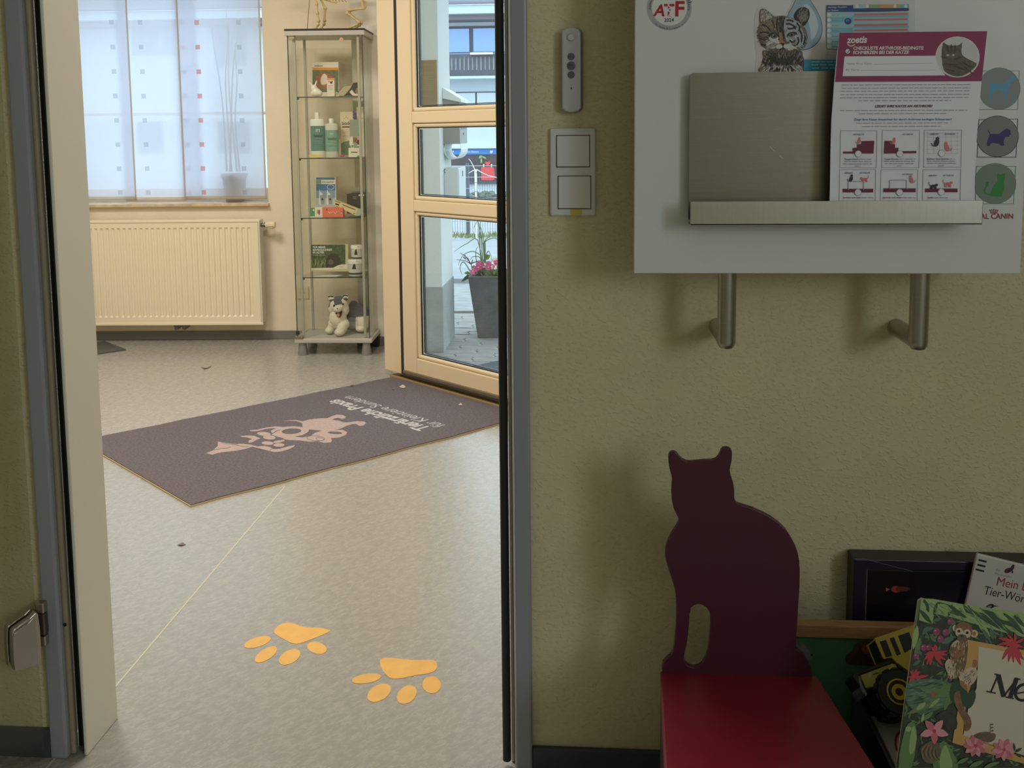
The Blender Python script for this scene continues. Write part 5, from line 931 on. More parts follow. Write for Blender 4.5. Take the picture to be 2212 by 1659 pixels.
pl_ = [(660, 480), (700, 470), (790, 440), (800, 470), (730, 510), (712, 560), (700, 625), (665, 620)]; pr_ = [(985, 430), (1060, 425), (1120, 470), (1125, 590), (1095, 560), (1060, 490), (1000, 462)]
for f in o.data.polygons:
    c = f.center+L0; x, y = zpx(c); dd = (c-CO).dot(CN); m = 0
    if inpoly(x, y, cap_) or inpoly(x, y, pl_) or inpoly(x, y, pr_): m = 1
    if dd > .14 and y < 700: m = 1
    if x > 1060 and dd > .135: m = 2 if (y > 840 and x < 1250) else (0 if (x > 1250 and y > 830-(x-1250)*.1) else 1)
    f.material_index = m
for v_ in o.data.vertices: v_.co += V((random.uniform(-1, 1), random.uniform(-1, 1), random.uniform(-1, 1)))*.0006
for x, y, n in ((795, 588, .042), (985, 555, .040)): MB().ell(P.px(*Zp((x, y), z8), n), (.0055, .004, .0055), None, 10, 8).build('eye', mat('eye_black', (24, 22, 24), .15), hk, smooth=True)
MB().ell(P.px(*Zp((866, 645), z8), .064), (.004, .003, .003), None, 8, 6).build('nose', flat('nose_brown', (110, 90, 50)), hk, smooth=True)
MB().prism([P.px(*Zp(a, z8), .046) for a in smooth([(828, 738), (890, 735), (965, 700), (955, 770), (930, 820), (895, 832), (850, 800)], 2)], CN*.004).build('mouth', flat('mouth_black', (40, 26, 28)), hk)
MB().prism([P.px(*Zp(a, z8), .0475) for a in smooth([(842, 765), (905, 745), (915, 790), (895, 822), (855, 805)], 2)], CN*.002).build('tongue', flat('tongue_pink', (214, 130, 120)), hk)
for x, y, a in ((728, 392, -25), (1038, 372, 15)): MB().tube([P.px(*Zp(c, z8), .0) for c in smooth([(x-50, y+18), (x-10, y-4), (x+50, y+12)], 3, False)], .0035, 6).build('ear_tip', flat('ear_black', (30, 28, 32)), hk, smooth=True)
# --- skeleton model on the cabinet
sk = thing('dog_skeleton', 'small mounted animal skeleton model standing on top of the glass cabinet', 'skeleton model', cp(.2, .12, ztp1+.0102)); z7 = (620, 0, 10.533); P = cpl(.10); M_bone = mat('bone', (206, 186, 136), .55, noise=(50, .12)); zk = ztp1+.0104
def bone(name, pts, rs, n=0): MB().tube([P.px(*Zp(a, z7), n) for a in pts], rs, 8).build(name, M_bone, sk, smooth=True)
def limb(name, pts, n, r): 
    b_ = [P.px(*Zp(a, z7), n) for a in pts]; b_[-1].z = max(b_[-1].z, zk+.004); k = MB()
    for a, c in zip(b_, b_[1:]): r_=r*1.35; k.tube([a, a.lerp(c, .15), a.lerp(c, .5), a.lerp(c, .85), c], [r_*1.25, r_*.85, r_*.7, r_*.85, r_*1.25], 8)
    for p in b_: k.ell(p, r*1.7, None, 8, 6)
    k.build(name, M_bone, sk, smooth=True)
limb('front_leg', [(560, -330), (600, -120), (675, 95), (690, 300), (718, 480), (705, 560), (655, 632)], .025, .0052)
limb('front_leg', [(600, -330), (720, -110), (868, 190), (852, 470), (840, 545), (775, 634)], -.02, .0056)
limb('hind_leg', [(1660, -150), (1740, 185), (1400, 232), (1370, 300), (1640, 510), (1590, 560), (1400, 640)], .02, .0056)
limb('hind_leg', [(1700, -150), (1770, 165), (1420, 250), (1420, 300), (1690, 525), (1650, 570), (1560, 640)], -.02, .005)
MB().tube([P.px(*Zp(a, z7), 0) for a in smooth([(820, -20), (900, 5), (1050, 45), (1140, 58)], 3, False)], [.004]*10, 8).build('breastbone', M_bone, sk, smooth=True)
for k in range(9):
    x = 650+k*62
    for s_ in (-1, 1): MB().tube([P.px(*Zp(a, z7), s_*b_) for a, b_ in (((x+40, -330), .004), ((x+60, -250), .035), ((x+60, -130), .038), ((x+90+k*14, -10+k*7), .006))], .0022, 6).build('rib', M_bone, sk, smooth=True)
for k in range(24): MB().ell(P.px(*Zp((440+k*54, -345-20*math.sin(k*.25)), z7), 0), (.0065, .006, .008), None, 8, 6).build('vertebra', M_bone, sk, smooth=True)
MB().tube([P.px(*Zp(a, z7), 0) for a in smooth([(1700, -250), (1700, 10), (1790, 40), (1880, 130)], 3, False)], [.004, .004, .0035, .003, .003, .0025, .0025, .002, .002, .0015], 6).build('tail', M_bone, sk, smooth=True)
b_ = MB(); b_.ell(P.px(*Zp((330, -470), z7), 0), (.030, .024, .024)); b_.ell(P.px(*Zp((150, -430), z7), 0), (.036, .013, .012)); b_.build('skull', M_bone, sk, smooth=True)
b_ = MB(); b_.ell(P.px(*Zp((1690, -240), z7), 0), (.03, .026, .016)); b_.build('pelvis', M_bone, sk, smooth=True)
pb = P.px(*Zp((455, 632), z7), 0); pb.z = zk; MB().tube([pb, P.px(*Zp((525, -170), z7), 0), P.px(*Zp((540, -340), z7), 0)], .0018, 6).build('support_rod', flat('rod_grey', (120, 104, 82)), sk)
# --- wall socket behind the cabinet
so = thing('wall_socket', 'cream wall socket seen through the bottom left of the cabinet', 'socket', FARP.px(655, 645)); u0, z0_ = FARP.uv(642, 645); u1, z1_ = FARP.uv(667, 619)
rbox('frame', u0, u1, z0_, z1_, 0, .008, mat('socket_cream', (222, 206, 168), .4), .003, so)
SOP = Pl(FARP.p((u0+u1)/2, (z0_+z1_)/2, .0085), FU); Mz = Matrix.Rotation(FA, 4, 'Z')@Matrix.Rotation(R(90), 4, 'X')
MB().lathe(SOP.O, [(.0205, 0), (.0205, .001), (.0185, .0012), (.0175, -.006), (.0004, -.006)], 24, Mz).build('insert', MATS['socket_cream'], so, smooth=True)
for k in (-1, 1): MB().lathe(SOP.p(k*.0095, 0, -.0015), [(.003, 0), (.003, .002), (.0003, .002)], 10, Mz).build('pin_hole', M_seal, so)
# --- door mat
A_e, B_e, A_u, B_u = .075, 1.497, 1.737, 2.66
def mp_(e, u, z): return EN*e+EU*u+V((0, 0, z))
dm = thing('door_mat', 'grey brown carpet door mat with a light animal logo before the entrance door', 'door mat', mp_(.8, 2.2, 0))
ol = [(A_e, A_u)]+[(A_e+(B_e-A_e)*t/14, A_u+.004*math.sin(t*1.7)) for t in range(1, 14)]+[(B_e, A_u), (B_e, B_u)]+[(B_e+(A_e-B_e)*t/14, B_u+.004*math.sin(t*2.1)) for t in range(1, 14)]+[(A_e, B_u)]
MB().prism([mp_(e, u, .0004) for e, u in ol][::-1], (0, 0, .0045)).build('rubber_backing', mat('mat_edge', (196, 176, 134), .8), dm)
MB().prism([mp_(.79+(e-.79)*.996, 2.2+(u-2.2)*.995, .0049) for e, u in ol][::-1], (0, 0, .003)).build('pile', mat('mat_pile', (98, 91, 96), .95, noise=(130, .32), bump=(160, .8, .004)), dm)
z3 = (400, 840, 5.53); MP = Pl((0, 0, .008), (1, 0, 0), (0, 1, 0)); A_ = Art(MP, z3, .0002, .00002); mp1 = flat('mat_print', (172, 152, 146), rough=.95, noise=(150, .12)); mpd = MATS['mat_pile']; mtx = flat('mat_letter', (190, 184, 186), rough=.95)
A_.poly(mp1, [(1160, 388), (1240, 374), (1330, 372), (1400, 388), (1480, 366), (1600, 352), (1700, 350), (1760, 322), (1810, 307), (1880, 312), (1918, 330), (1910, 350), (1870, 360), (1830, 345), (1790, 352), (1750, 368), (1840, 380), (1890, 400), (1960, 398), (2060, 383), (2140, 392), (2162, 405), (2130, 438), (2085, 444), (2040, 418), (1980, 425), (1920, 445), (1850, 478), (1760, 495), (1660, 502), (1560, 492), (1450, 482), (1400, 450), (1398, 410), (1330, 385), (1240, 380)])
A_.poly(mp1, [(1500, 560), (1560, 520), (1640, 500), (1760, 490), (1880, 490), (1935, 515), (1920, 550), (1840, 580), (1740, 590), (1755, 615), (1740, 640), (1660, 645), (1580, 625), (1480, 632), (1360, 615), (1250, 612), (1170, 600), (1190, 580), (1280, 568), (1400, 580)]).oval(mpd, 1790, 525, 88, 16, 3).ring(mpd, oval(1560, 590, 110, 30, 4, 16), 6).ring(mpd, oval(1610, 600, 50, 18, 10, 12), 5)
A_.poly(mp1, [(770, 492), (860, 488), (960, 462), (1080, 448), (1170, 455), (1300, 445), (1420, 458), (1480, 480), (1470, 515), (1400, 552), (1300, 570), (1180, 590), (1100, 570), (1030, 548), (1090, 510), (1150, 490), (1060, 468), (960, 480), (860, 506), (780, 506)]).oval(mpd, 1270, 506, 118, 34, -3).poly(mp1, [(1020, 500), (1070, 478), (1170, 468), (1150, 485), (1080, 505), (1040, 530)]).oval(mp1, 940, 537, 82, 24, 4).oval(mp1, 1005, 580, 76, 26, 3)
A_.poly(mp1, [(660, 562), (760, 556), (830, 562), (900, 592), (850, 610), (800, 640), (755, 645), (760, 615), (800, 600), (740, 580), (670, 575)]).oval(mp1, 985, 648, 72, 22, 3).oval(mp1, 1120, 670, 66, 22, 0).oval(mp1, 1110, 630, 60, 14, -8).oval(mp1, 1165, 618, 24, 10)
A_.poly(mp1, [(390, 628), (470, 645), (560, 655), (700, 655), (790, 668), (860, 688), (940, 680), (1000, 690), (1060, 720), (1130, 715), (1220, 690), (1310, 670), (1300, 690), (1230, 725), (1140, 750), (1060, 756), (980, 735), (900, 715), (800, 690), (740, 712), (640, 735), (520, 750), (440, 758), (380, 770), (320, 788), (250, 768), (330, 735), (390, 680)]).line(mpd, [(340, 730), (440, 712), (520, 705), (545, 690)], 6).line(mpd, [(560, 660), (700, 690), (760, 690)], 6).line(mpd, [(1010, 735), (1060, 700), (1130, 715)], 5).line(mpd, [(430, 650), (560, 665), (640, 655)], 4)
A_.build('printed_logo', dm)
A_ = Art(MP, (700, 830, 7.373), .0003, .00002); A_.text(mtx, 'Tier\u00e4rztliche Praxis', (1718, 690), (205, 240), 1.15, .03).text(mtx, 'f\u00fcr Kleintiere Sundern', (1945, 648), (420, 183), 1.05, .0); A_.build('lettering', dm)
# --- paw print floor stickers
FLP = Pl((0, 0, .0002), (1, 0, 0), (0, 1, 0)); zp_ = (500, 1320, 4.424); M_paw = mat('paw_yellow', (228, 178, 92), .5, noise=(26, .07))
paws = [([(408, 190), (425, 160), (470, 128), (535, 114), (600, 122), (690, 152), (790, 158), (870, 165), (930, 182), (943, 192), (920, 205), (840, 240), (740, 280), (650, 312), (580, 308), (520, 280), (450, 240), (415, 215)], [(248, 298, 132, 46, -17), (330, 415, 122, 52, -32), (555, 440, 112, 62, -28), (816, 353, 96, 56, 14)]),
        ([(1418, 490), (1430, 462), (1470, 448), (1540, 449), (1640, 462), (1740, 468), (1850, 470), (1930, 470), (1958, 492), (1965, 530), (1945, 570), (1880, 597), (1760, 615), (1640, 640), (1540, 647), (1490, 620), (1440, 560)], [(1290, 646, 140, 44, -9), (1410, 782, 122, 74, -30), (1675, 800, 106, 76, -38), (1913, 706, 89, 81, 10)])]
for i, (pad, toes) in enumerate(paws):
    t = thing('paw_sticker', ('yellow paw print sticker on the floor, farther and left of the pair', 'yellow paw print sticker on the floor, nearer and right of the pair')[i], 'floor sticker', FLP.px(*Zp(pad[0], zp_)), 'paw prints on the floor')
    MB().prism([FLP.px(*Zp(a, zp_)) for a in smooth(pad, 3)], (0, 0, .0005)).build('pad', M_paw, t)
    for a in toes: MB().prism([FLP.px(*Zp(b_, zp_)) for b_ in oval(*a, 28)], (0, 0, .0005)).build('toe', M_paw, t)
# --- small things on the floor
def scrap(label, pl_, pts, m, lift=.003):
    z = (0, 0, 1); P_ = [pl_.px(*p) for p in pts]; 
    for i, p in enumerate(P_): p.z += lift*(i % 2)
    b_ = MB(); b_.poly(P_); b_.poly([p+V((0, 0, .0006)) for p in P_]); b_.add(P_+[p+V((0, 0, .0006)) for p in P_], [(i, (i+1) % len(P_), (i+1) % len(P_)+len(P_), i+len(P_)) for i in range(len(P_))]); o = b_.build('leaf_scrap', m); tag(o, label, 'leaf scrap'); return o
M_dry = flat('dry_leaf', (104, 92, 74)); M_pale = flat('pale_scrap', (196, 184, 160))
scrap('dry brown leaf scrap on the grey floor below the radiator', FLP, [(434, 793), (441, 798), (450, 796), (458, 791), (446, 795)], M_dry)
scrap('pale scrap on the mat corner near the door post', MP, [(862, 836), (870, 832), (877, 836), (872, 840)], M_pale)
scrap('dark crumb on the mat close to the pale corner scrap', MP, [(846, 841), (851, 839), (853, 842), (848, 843)], M_dry)
scrap('white scrap on the mat beside the door threshold', MP, [(990, 874), (996, 872), (999, 875), (992, 877)], M_pale)
scrap('dark scrap on the far edge of the door mat', MP, [(757, 833), (763, 831), (766, 834), (759, 835)], M_dry)
scrap('thin dark scrap on the floor left of the weld line', FLP, [(383, 1178), (394, 1174), (402, 1177), (391, 1180)], M_dry)
# --- stand base
sn = thing('floor_stand', 'flat dark grey stand base on the floor left of the radiator', 'stand', V((-2.62, 3.5, 0))); p0 = V((-2.464, 3.478, 0)); d1_ = V((-.69, -.724, 0)); d2_ = V((-.724, .69, 0))
MB().prism([p0, p0+d1_*.36, p0+d1_*.36+d2_*.3, p0+d2_*.3], (0, 0, .008)).build('base_plate', mat('stand_grey', (92, 92, 92), .4, .3), sn, bevel=.002)
MB().tube([p0+d1_*.18+d2_*.15, p0+d1_*.18+d2_*.15+V((0, 0, 1.2))], .015, 14).build('pole', MATS['stand_grey'], sn, smooth=True)
# ================================================================== OUTSIDE
GZ = -.02
M_pave = mat('concrete_paver', (146, 146, 145), .8, noise=(14, .12)); M_pave2 = mat('concrete_paver_warm', (152, 149, 147), .8, noise=(14, .12)); M_joint = mat('paver_joint', (92, 94, 92), .9); M_road = mat('asphalt_pale', (150, 156, 162), .7, noise=(1.1, .12, (1, 4, 1)), bump=(60, .2))
gr = struct('pavement', (-.5, 3.6, GZ))
def inside(p): return (p.dot(EN) < 1.60 and p.y < 4.0) or p.y < 2.2
edge_pts = [V((-30, 4.25, 0)), V((-.965, 4.25, 0)), V((-.965, 3.60, 0)), dp(2.6, 0, .10), dp(-1.6, 0, .10), V((12, .9, 0)), V((12, 6.1, 0)), V((-30, 6.1, 0))]
MB().prism([V((p.x, p.y, GZ-.05)) for p in edge_pts], (0, 0, .037)).build('bed', M_joint, gr)
MB().prism([V(p) for p in ((-30, 4.86, GZ-.013), (12, 4.86, GZ-.013), (12, 6.1, GZ-.013), (-30, 6.1, GZ-.013))], (0, 0, .013)).build('far_paving', mat('paving_far', (150, 154, 156), .8, noise=(9, .2, (1, 3, 1))), gr)
SL, SW = .205, .1
def stone_mesh(m):
    l, w_ = SL/2-.003, SW/2-.003; o = []
    for t in (-1, -.6, -.2, .2, .6, 1): o.append((l*t, -w_+.004*math.sin(t*math.pi)))
    o += [(l+.010, -w_*.45), (l-.008, w_*.25)]
    for t in (1, .6, .2, -.2, -.6, -1): o.append((l*t, w_+.004*math.sin(t*math.pi)))
    o += [(-l-.008, w_*.25), (-l+.010, -w_*.45)]
    b_ = MB(); n = len(o); i = [(x*.972, y*.95) for x, y in o]
    b_.add([(x, y, -.013) for x, y in o]+[(x, y, -.003) for x, y in o]+[(x, y, 0) for x, y in i], [(k, (k+1) % n, (k+1) % n+n, k+n) for k in range(n)]+[(k+n, (k+1) % n+n, (k+1) % n+2*n, k+2*n) for k in range(n)]+[list(range(2*n, 3*n))])
    me = bpy.data.meshes.new('paving_stone'); me.from_pydata(b_.v, [], b_.f); me.materials.append(m); me.update(); return me
sm = [stone_mesh(M_pave), stone_mesh(M_pave2)]
for j in range(26):
    for i in range(7):
        p = V((-1.02+i*SL+(SL/2 if j % 2 else 0), 2.32+j*SW, GZ))
        if p.dot(EN) < 1.70 or p.x < -.172*(p.y+1.69)-.12 or p.x > -.03*(p.y+1.69)+.12 or p.y > 4.82: continue
        o = bpy.data.objects.new('paving_stone', sm[(i*3+j*5) % 7 > 4]); COL.objects.link(o); o.parent = gr; o.location = p-V((-.5, 3.6, GZ))+V((0, 0, random.uniform(-.0015, .001))); o.rotation_euler = (0, 0, random.uniform(-.012, .012))
kb = MB().box((-30, 6.1, -.08), (12, 6.24, .015)).build('kerb', mat('kerb_grey', (150, 154, 158), .8), None); kb['kind'] = 'structure'; kb.name = 'trim_1'
rdm = MB(); rdm.prism([V(p) for p in ((-30, 6.24, -.08), (12, 6.24, -.08), (12, 10.1, -.08), (-30, 10.1, -.08))], (0, 0, .05)); rdm.add([V(p) for p in ((-60, 10.1, -.03), (40, 10.1, -.03), (40, 38.0, -1.30), (-60, 38.0, -1.30), (40, 60, -1.30), (-60, 60, -1.30))], [(0, 1, 2, 3), (3, 2, 4, 5)])
o = rdm.build('road', M_road); o['kind'] = 'structure'
# pillar of the porch
M_ren = mat('pale_render', (206, 210, 208), .85, bump=(120, .3)); M_pl = mat('grey_plinth', (150, 154, 152), .8, noise=(16, .1))
pz = ony_z = Pl((0, 3.585, 0), (1, 0, 0)).px(953.5, 620).z
pil = MB().box((-.955, 3.585, GZ), (-.784, 4.006, 2.75)).build('wall_pillar', M_ren); pil['kind'] = 'structure'
MB().box((-.956, 3.580, GZ), (-.779, 4.011, pz)).build('plinth', M_pl, pil, bevel=.002)
roof_ = MB().box((-1.0, 3.0, 2.62), (1.6, 4.7, 2.8)).build('porch_shade_roof', M_ren); roof_['kind'] = 'structure'; roof_.name = 'ceiling_porch_shade'  # unseen roof, extended outward to shade the paving
# plaque
SG = Pl((0, 3.5845, 0), (1, 0, 0)); a_, b_ = SG.px(903, 230), SG.px(943.5, 130)
pq = thing('wall_plaque', 'brown plaque with faded gold lettering on the outside pillar', 'plaque', (a_.x, 3.58, a_.z)); x0p = -.945
MB().box((x0p-.004, 3.5790, a_.z-.005), (b_.x+.004, 3.5845, b_.z+.004)).build('frame', flat('plaque_frame', (200, 196, 188)), pq, bevel=.001); MB().box((x0p, 3.5775, a_.z), (b_.x, 3.5795, b_.z)).build('board', mat('plaque_brown', (136, 116, 86), .5, noise=(6, .08)), pq)
A_ = Art(Pl((0, 3.5775, 0), (1, 0, 0)), (900, 100, 11.06)); gold = flat('plaque_gold', (160, 140, 88))
for y in (440, 620, 660, 720, 760, 800, 850, 900, 940, 990, 1030, 1190): A_.words(gold, 60, 400, y, 16)
A_.build('lettering', pq)
# mailbox and parcel box on the pillar
M_mb = mat('mailbox_grey_shaded', (136, 142, 142), .45, .3); M_mbl = mat('mailbox_lid', (214, 224, 220), .35, .2)  # body grey is darkened to carry the shade on its near side
mx = thing('mailbox', 'grey metal mailbox with a sloping lid and curled newspaper holder on the pillar', 'mailbox', (-.74, 3.88, 1.0)); Xp = -.7835
def yprism(prof, y0, y1): return MB().prism([V((x, y0, z)) for x, z in prof], (0, y1-y0, 0))
yprism([(Xp, 1.072), (-.694, 1.072), (-.694, 1.292), (Xp, 1.31)], 3.72, 4.03).build('body', M_mb, mx, bevel=.002)
yprism([(Xp, 1.310), (-.690, 1.290), (-.684, 1.290), (-.684, 1.306), (Xp+.004, 1.366), (Xp, 1.366)], 3.708, 4.042).build('lid', M_mbl, mx, bevel=.002)
MB().box((-.6938, 3.75, 1.270), (-.690, 4.0, 1.280)).build('letter_slot', M_seal, mx); MB().box((-.6938, 3.76, 1.15), (-.692, 3.99, 1.26)).build('name_label', flat('label_dark_print', (100, 112, 118), noise=(60, .4)), mx)
MB().lathe(V((-.693, 3.86, 1.125)), [(.006, 0), (.006, .004), (.001, .005)], 10, Matrix.Rotation(R(90), 4, 'Y')).build('lock', M_ss, mx)
arc = [(-.737+.047*math.cos(a), 1.042+.052*math.sin(a)) for a in [R(150+k*15) for k in range(15)]]
arc = [(Xp+.001, 1.072)]+arc+[(-.693, 1.071)]; inn = [(x+(.0025 if x < -.737 else -.0025), z+.0025) for x, z in arc][::-1]
yprism(arc+inn, 3.73, 4.02).build('newspaper_holder', M_mbl, mx)
pb_ = thing('parcel_box', 'pale grey metal box with three holes mounted below the mailbox', 'parcel box', (-.745, 3.88, .70)); M_pb = mat('box_pale_grey', (196, 204, 204), .45, .1)
MB().box((Xp, 3.72, .745), (-.706, 4.03, .944)).build('body', M_pb, pb_, bevel=.003); MB().box((-.7058, 3.73, .75), (-.704, 4.02, .938)).build('door', M_pb, pb_, bevel=.001); MB().box((-.7042, 3.86, .895), (-.7035, 3.90, .925)).build('slot', M_seal, pb_)
for x, y in ((961, 366), (959.7, 369.2), (961, 373)): p = Pl((0, 3.7198, 0), (1, 0, 0)).px(x, y); MB().lathe(p, [(.0032, 0), (.0032, .0006), (.0003, .0007)], 10, Matrix.Rotation(R(90), 4, 'X')).build('hole', M_seal, pb_)
# outdoor mat
o = MB().prism([dp(2.06, GZ+.001, .30), dp(1.2, GZ+.001, .16), dp(1.2, GZ+.001, .85), dp(2.06, GZ+.001, .85)][::-1], (0, 0, .010)).build('outdoor_mat', mat('outdoor_mat_grey', (84, 90, 98), .95, bump=(200, .6))); 
bpy.data.objects.remove(o); 
q4 = [Pl((0, 0, GZ+.002), (1, 0, 0), (0, 1, 0)).px(*p) for p in ((1030, 793), (1100, 778))]; dv = (q4[1]-q4[0]).normalized(); nv = V((dv.y, -dv.x, 0))
o = MB().prism([q4[0]-dv*.03, q4[0]+dv*.9, q4[0]+dv*.9+nv*.26, q4[0]-dv*.03+nv*.2], (0, 0, .010)).build('outdoor_mat', MATS['outdoor_mat_grey']); tag(o, 'dark grey outdoor mat on the paving just outside the glass door', 'door mat')
# planter
pt = thing('planted_pot', 'tall tapered grey planter with pink primroses and grass outside the door', 'plant pot', (-.51, 4.1, GZ))
M_pot = mat('slate_pot', (76, 82, 90), .7, noise=(14, .28), bump=(80, .3))
bx_ = [(-.643, 3.97), (-.385, 3.97), (-.385, 4.228), (-.643, 4.228)]; tx_ = [(-.688, 3.925), (-.34, 3.925), (-.34, 4.273), (-.688, 4.273)]; ZT_ = .335
def ring_(P_, z, s=1.0): c = V((-.514, 4.099, 0)); return [V((c.x+(x-c.x)*s, c.y+(y-c.y)*s, z)) for x, y in P_]
MB().add(ring_(bx_, GZ)+ring_(tx_, ZT_)+ring_(tx_, ZT_, .9)+ring_(tx_, ZT_-.05, .88), [(3, 2, 1, 0)]+[(i+4*k, (i+1) % 4+4*k, (i+1) % 4+4*k+4, i+4*k+4) for k in range(3) for i in range(4)]).build('pot', M_pot, pt, bevel=.003)
MB().add(ring_(tx_, ZT_-.02, .88), [(0, 1, 2, 3)]).build('soil', mat('soil', (70, 54, 42), .95), pt)
zz = (940, 460, 9.22); PPl = Pl((0, 4.06, 0), (1, 0, 0)); q = lambda x, y, n=0: PPl.px(*Zp((x, y), zz), n)
Mg1 = flat('grass_green', (84, 124, 84)); Mg2 = flat('leaf_fresh', (110, 168, 66)); Mg3 = flat('leaf_deep', (60, 104, 62)); Mtw = flat('twig_black', (58, 50, 46)); Mm = flat('primrose_magenta', (196, 40, 120)); Mm2 = flat('primrose_pink', (214, 96, 150)); Myc = flat('primrose_eye', (236, 220, 130)); Mwh = flat('primrose_white', (232, 232, 220))
for i, pts in enumerate(([(960, 1250), (900, 800), (880, 400), (860, 200), (840, 160), (790, 250), (770, 300)], [(980, 1250), (930, 700), (900, 300), (905, 140)], [(1000, 1250), (960, 700), (900, 350), (850, 170)], [(1000, 1250), (990, 800), (960, 500), (920, 320), (870, 200)], [(990, 1250), (940, 900), (800, 780), (700, 770), (560, 840), (480, 980), (470, 1050)], [(1000, 1250), (980, 640), (1040, 500), (1150, 440)], [(1000, 1250), (1000, 700), (1010, 560), (1180, 500), (1290, 580), (1370, 720)], [(960, 1250), (900, 900), (760, 870), (700, 930)], [(720, 1200), (580, 980), (510, 1030), (500, 1130), (540, 1230)], [(980, 1250), (850, 540), (650, 600), (480, 700), (385, 770)], [(960, 1250), (830, 980), (810, 760), (850, 680)], [(1000, 1250), (1000, 900), (1060, 760), (1100, 830), (1130, 910)], [(990, 1250), (1010, 900), (960, 600), (1100, 460)])):
    p_ = smooth(pts, 3, False); MB().tube([q(x, y, random.uniform(-.02, .04)*0+.01*(i % 5-2)) for x, y in p_], [.0036*(1-.75*k/len(p_)) for k in range(len(p_))], 5).build('grass_blade', Mg1, pt, smooth=True)
for pts in ([(760, 1250), (720, 1020), (600, 850), (490, 795)], [(720, 1020), (650, 980), (600, 950), (430, 930)], [(720, 1020), (750, 930)], [(660, 950), (640, 890)], [(730, 1000), (880, 950)], [(620, 920), (560, 890)], [(600, 860), (580, 830)], [(1370, 890), (1310, 760)], [(700, 1010), (650, 900), (560, 870)]): MB().tube([q(*a, -.01) for a in pts], [.0035, .0025, .002, .0015][:len(pts)], 5).build('twig', Mtw, pt)
def leaf3(x, y, x2, y2, w_, m, n=0, lift=.02):
    a, b_ = q(x, y, n), q(x2, y2, n+lift); d = b_-a; s_ = d.cross(PPl.N).normalized()*d.length*w_; c = a.lerp(b_, .5)+V((0, 0, d.length*.08))
    MB().add([a, a.lerp(b_, .3)+s_*.9, c+s_, a.lerp(b_, .8)+s_*.6, b_, a.lerp(b_, .8)-s_*.6, c-s_, a.lerp(b_, .3)-s_*.9, c-V((0, 0, .003))], [(0, 1, 8), (1, 2, 8), (2, 3, 8), (3, 4, 8), (4, 5, 8), (5, 6, 8), (6, 7, 8), (7, 0, 8)]).build('leaf', m, pt)
for a in ((700, 1200, 580, 1200, .25, Mg2), (720, 1240, 580, 1290, .18, Mg3), (700, 1260, 520, 1365, .16, Mg3), (760, 1260, 650, 1180, .2, Mg2), (780, 1120, 770, 1040, .35, Mg2), (1000, 930, 1090, 830, .3, Mg2), (960, 970, 1050, 820, .14, Mg3)): leaf3(*a)
for k in range(46): x, y = random.uniform(1030, 1420), random.uniform(1120, 1290); leaf3(x, y+40, x+random.uniform(-60, 60), y-random.uniform(0, 40), .36, random.choice((Mg2, Mg2, Mg3, Mg1)), random.uniform(-.04, .07), random.uniform(0, .02))
for k in range(14): x, y = random.uniform(760, 960), random.uniform(1180, 1280); leaf3(x, y+30, x+random.uniform(-70, 70), y-random.uniform(0, 50), .3, random.choice((Mg3, Mtw, Mg1)), random.uniform(-.04, .05))
def primrose(x, y, r, m, n):
    c = q(x, y, n); f = MB(); ax = V((random.uniform(-.4, .4), -.8, .55)).normalized(); u_ = ax.orthogonal().normalized(); w_ = ax.cross(u_)
    for k in range(5):
        a = 2*math.pi*k/5; d = u_*math.cos(a)+w_*math.sin(a); e_ = u_*math.cos(a+1.57)+w_*math.sin(a+1.57)
        f.add([c, c+d*r*.5+e_*r*.42+ax*.003, c+d*r+e_*r*.3+ax*.001, c+d*r*.9, c+d*r-e_*r*.3+ax*.001, c+d*r*.5-e_*r*.42+ax*.003], [(0, 1, 2, 3), (0, 3, 4, 5)])
    o = f.build('flower', m, pt); MB().ell(c+ax*.003, (r*.18,)*3, None, 6, 4).build('flower_eye', Myc, o)
for x, y, n in ((870, 1040, .03), (830, 1100, .04), (900, 1010, .02), (860, 1090, .05), (910, 1060, .04), (750, 1170, .05), (1060, 1010, .0), (1040, 1050, .02), (1090, 1070, .04), (1130, 1080, .05), (1060, 1090, .05), (1220, 990, 0), (1250, 1040, .02), (1300, 1010, .01), (1330, 990, 0), (1230, 1050, .04), (1290, 1060, .03)): primrose(x, y, .020, random.choice((Mm, Mm, Mm2)), n)
for x, y, n in ((1170, 1080, .05), (1150, 940, -.03), (1190, 930, -.04), (1360, 1080, .05), (990, 1050, .02)): primrose(x, y, .017, Mwh, n)
# verge grass and mesh fence
vb = MB(); vb.use(flat('verge_green', (132, 146, 96), noise=(20, .3)))
for k in range(900):
    x, y = random.uniform(-3.2, .6), random.uniform(9.62, 10.05); h = random.uniform(.015, .05); a = random.uniform(0, 6.3); d = V((math.cos(a), math.sin(a), 0))*.012
    vb.add([V((x, y, GZ-.012))+d, V((x, y, GZ-.012))-d, V((x+random.uniform(-.02, .02), y, GZ+h))], [(0, 1, 2)])
o = vb.build('verge_grass', None, None, smooth='flat'); o['kind'] = 'stuff'; tag(o, 'short mossy grass strip along the foot of the mesh fence', 'grass')
FY = 9.80; FPl = Pl((0, FY, 0), (1, 0, 0)); fe = thing('mesh_fence', 'dark metal mesh fence on posts across the street', 'fence', (-1.3, FY, GZ)); M_fe = mat('fence_grey', (92, 108, 120), .5, .3)
ztf = FPl.px(1040, 357).z
fm = MB(); xl, xr_ = -3.4, .8
k = xl
while k < xr_: fm.box((k, FY-.002, .02), (k+.0035, FY+.002, ztf)); k += .0285
fm.build('mesh_wires', M_fe, fe, kind='stuff')
for y in (358, 382.5, 407, 445, 478): z = FPl.px(1040, y).z; MB().box((xl, FY-.006, z-.0035), (xr_, FY-.002, z+.0035)).build('rail', mat('rail_pale', (170, 190, 202), .4, .3), fe)
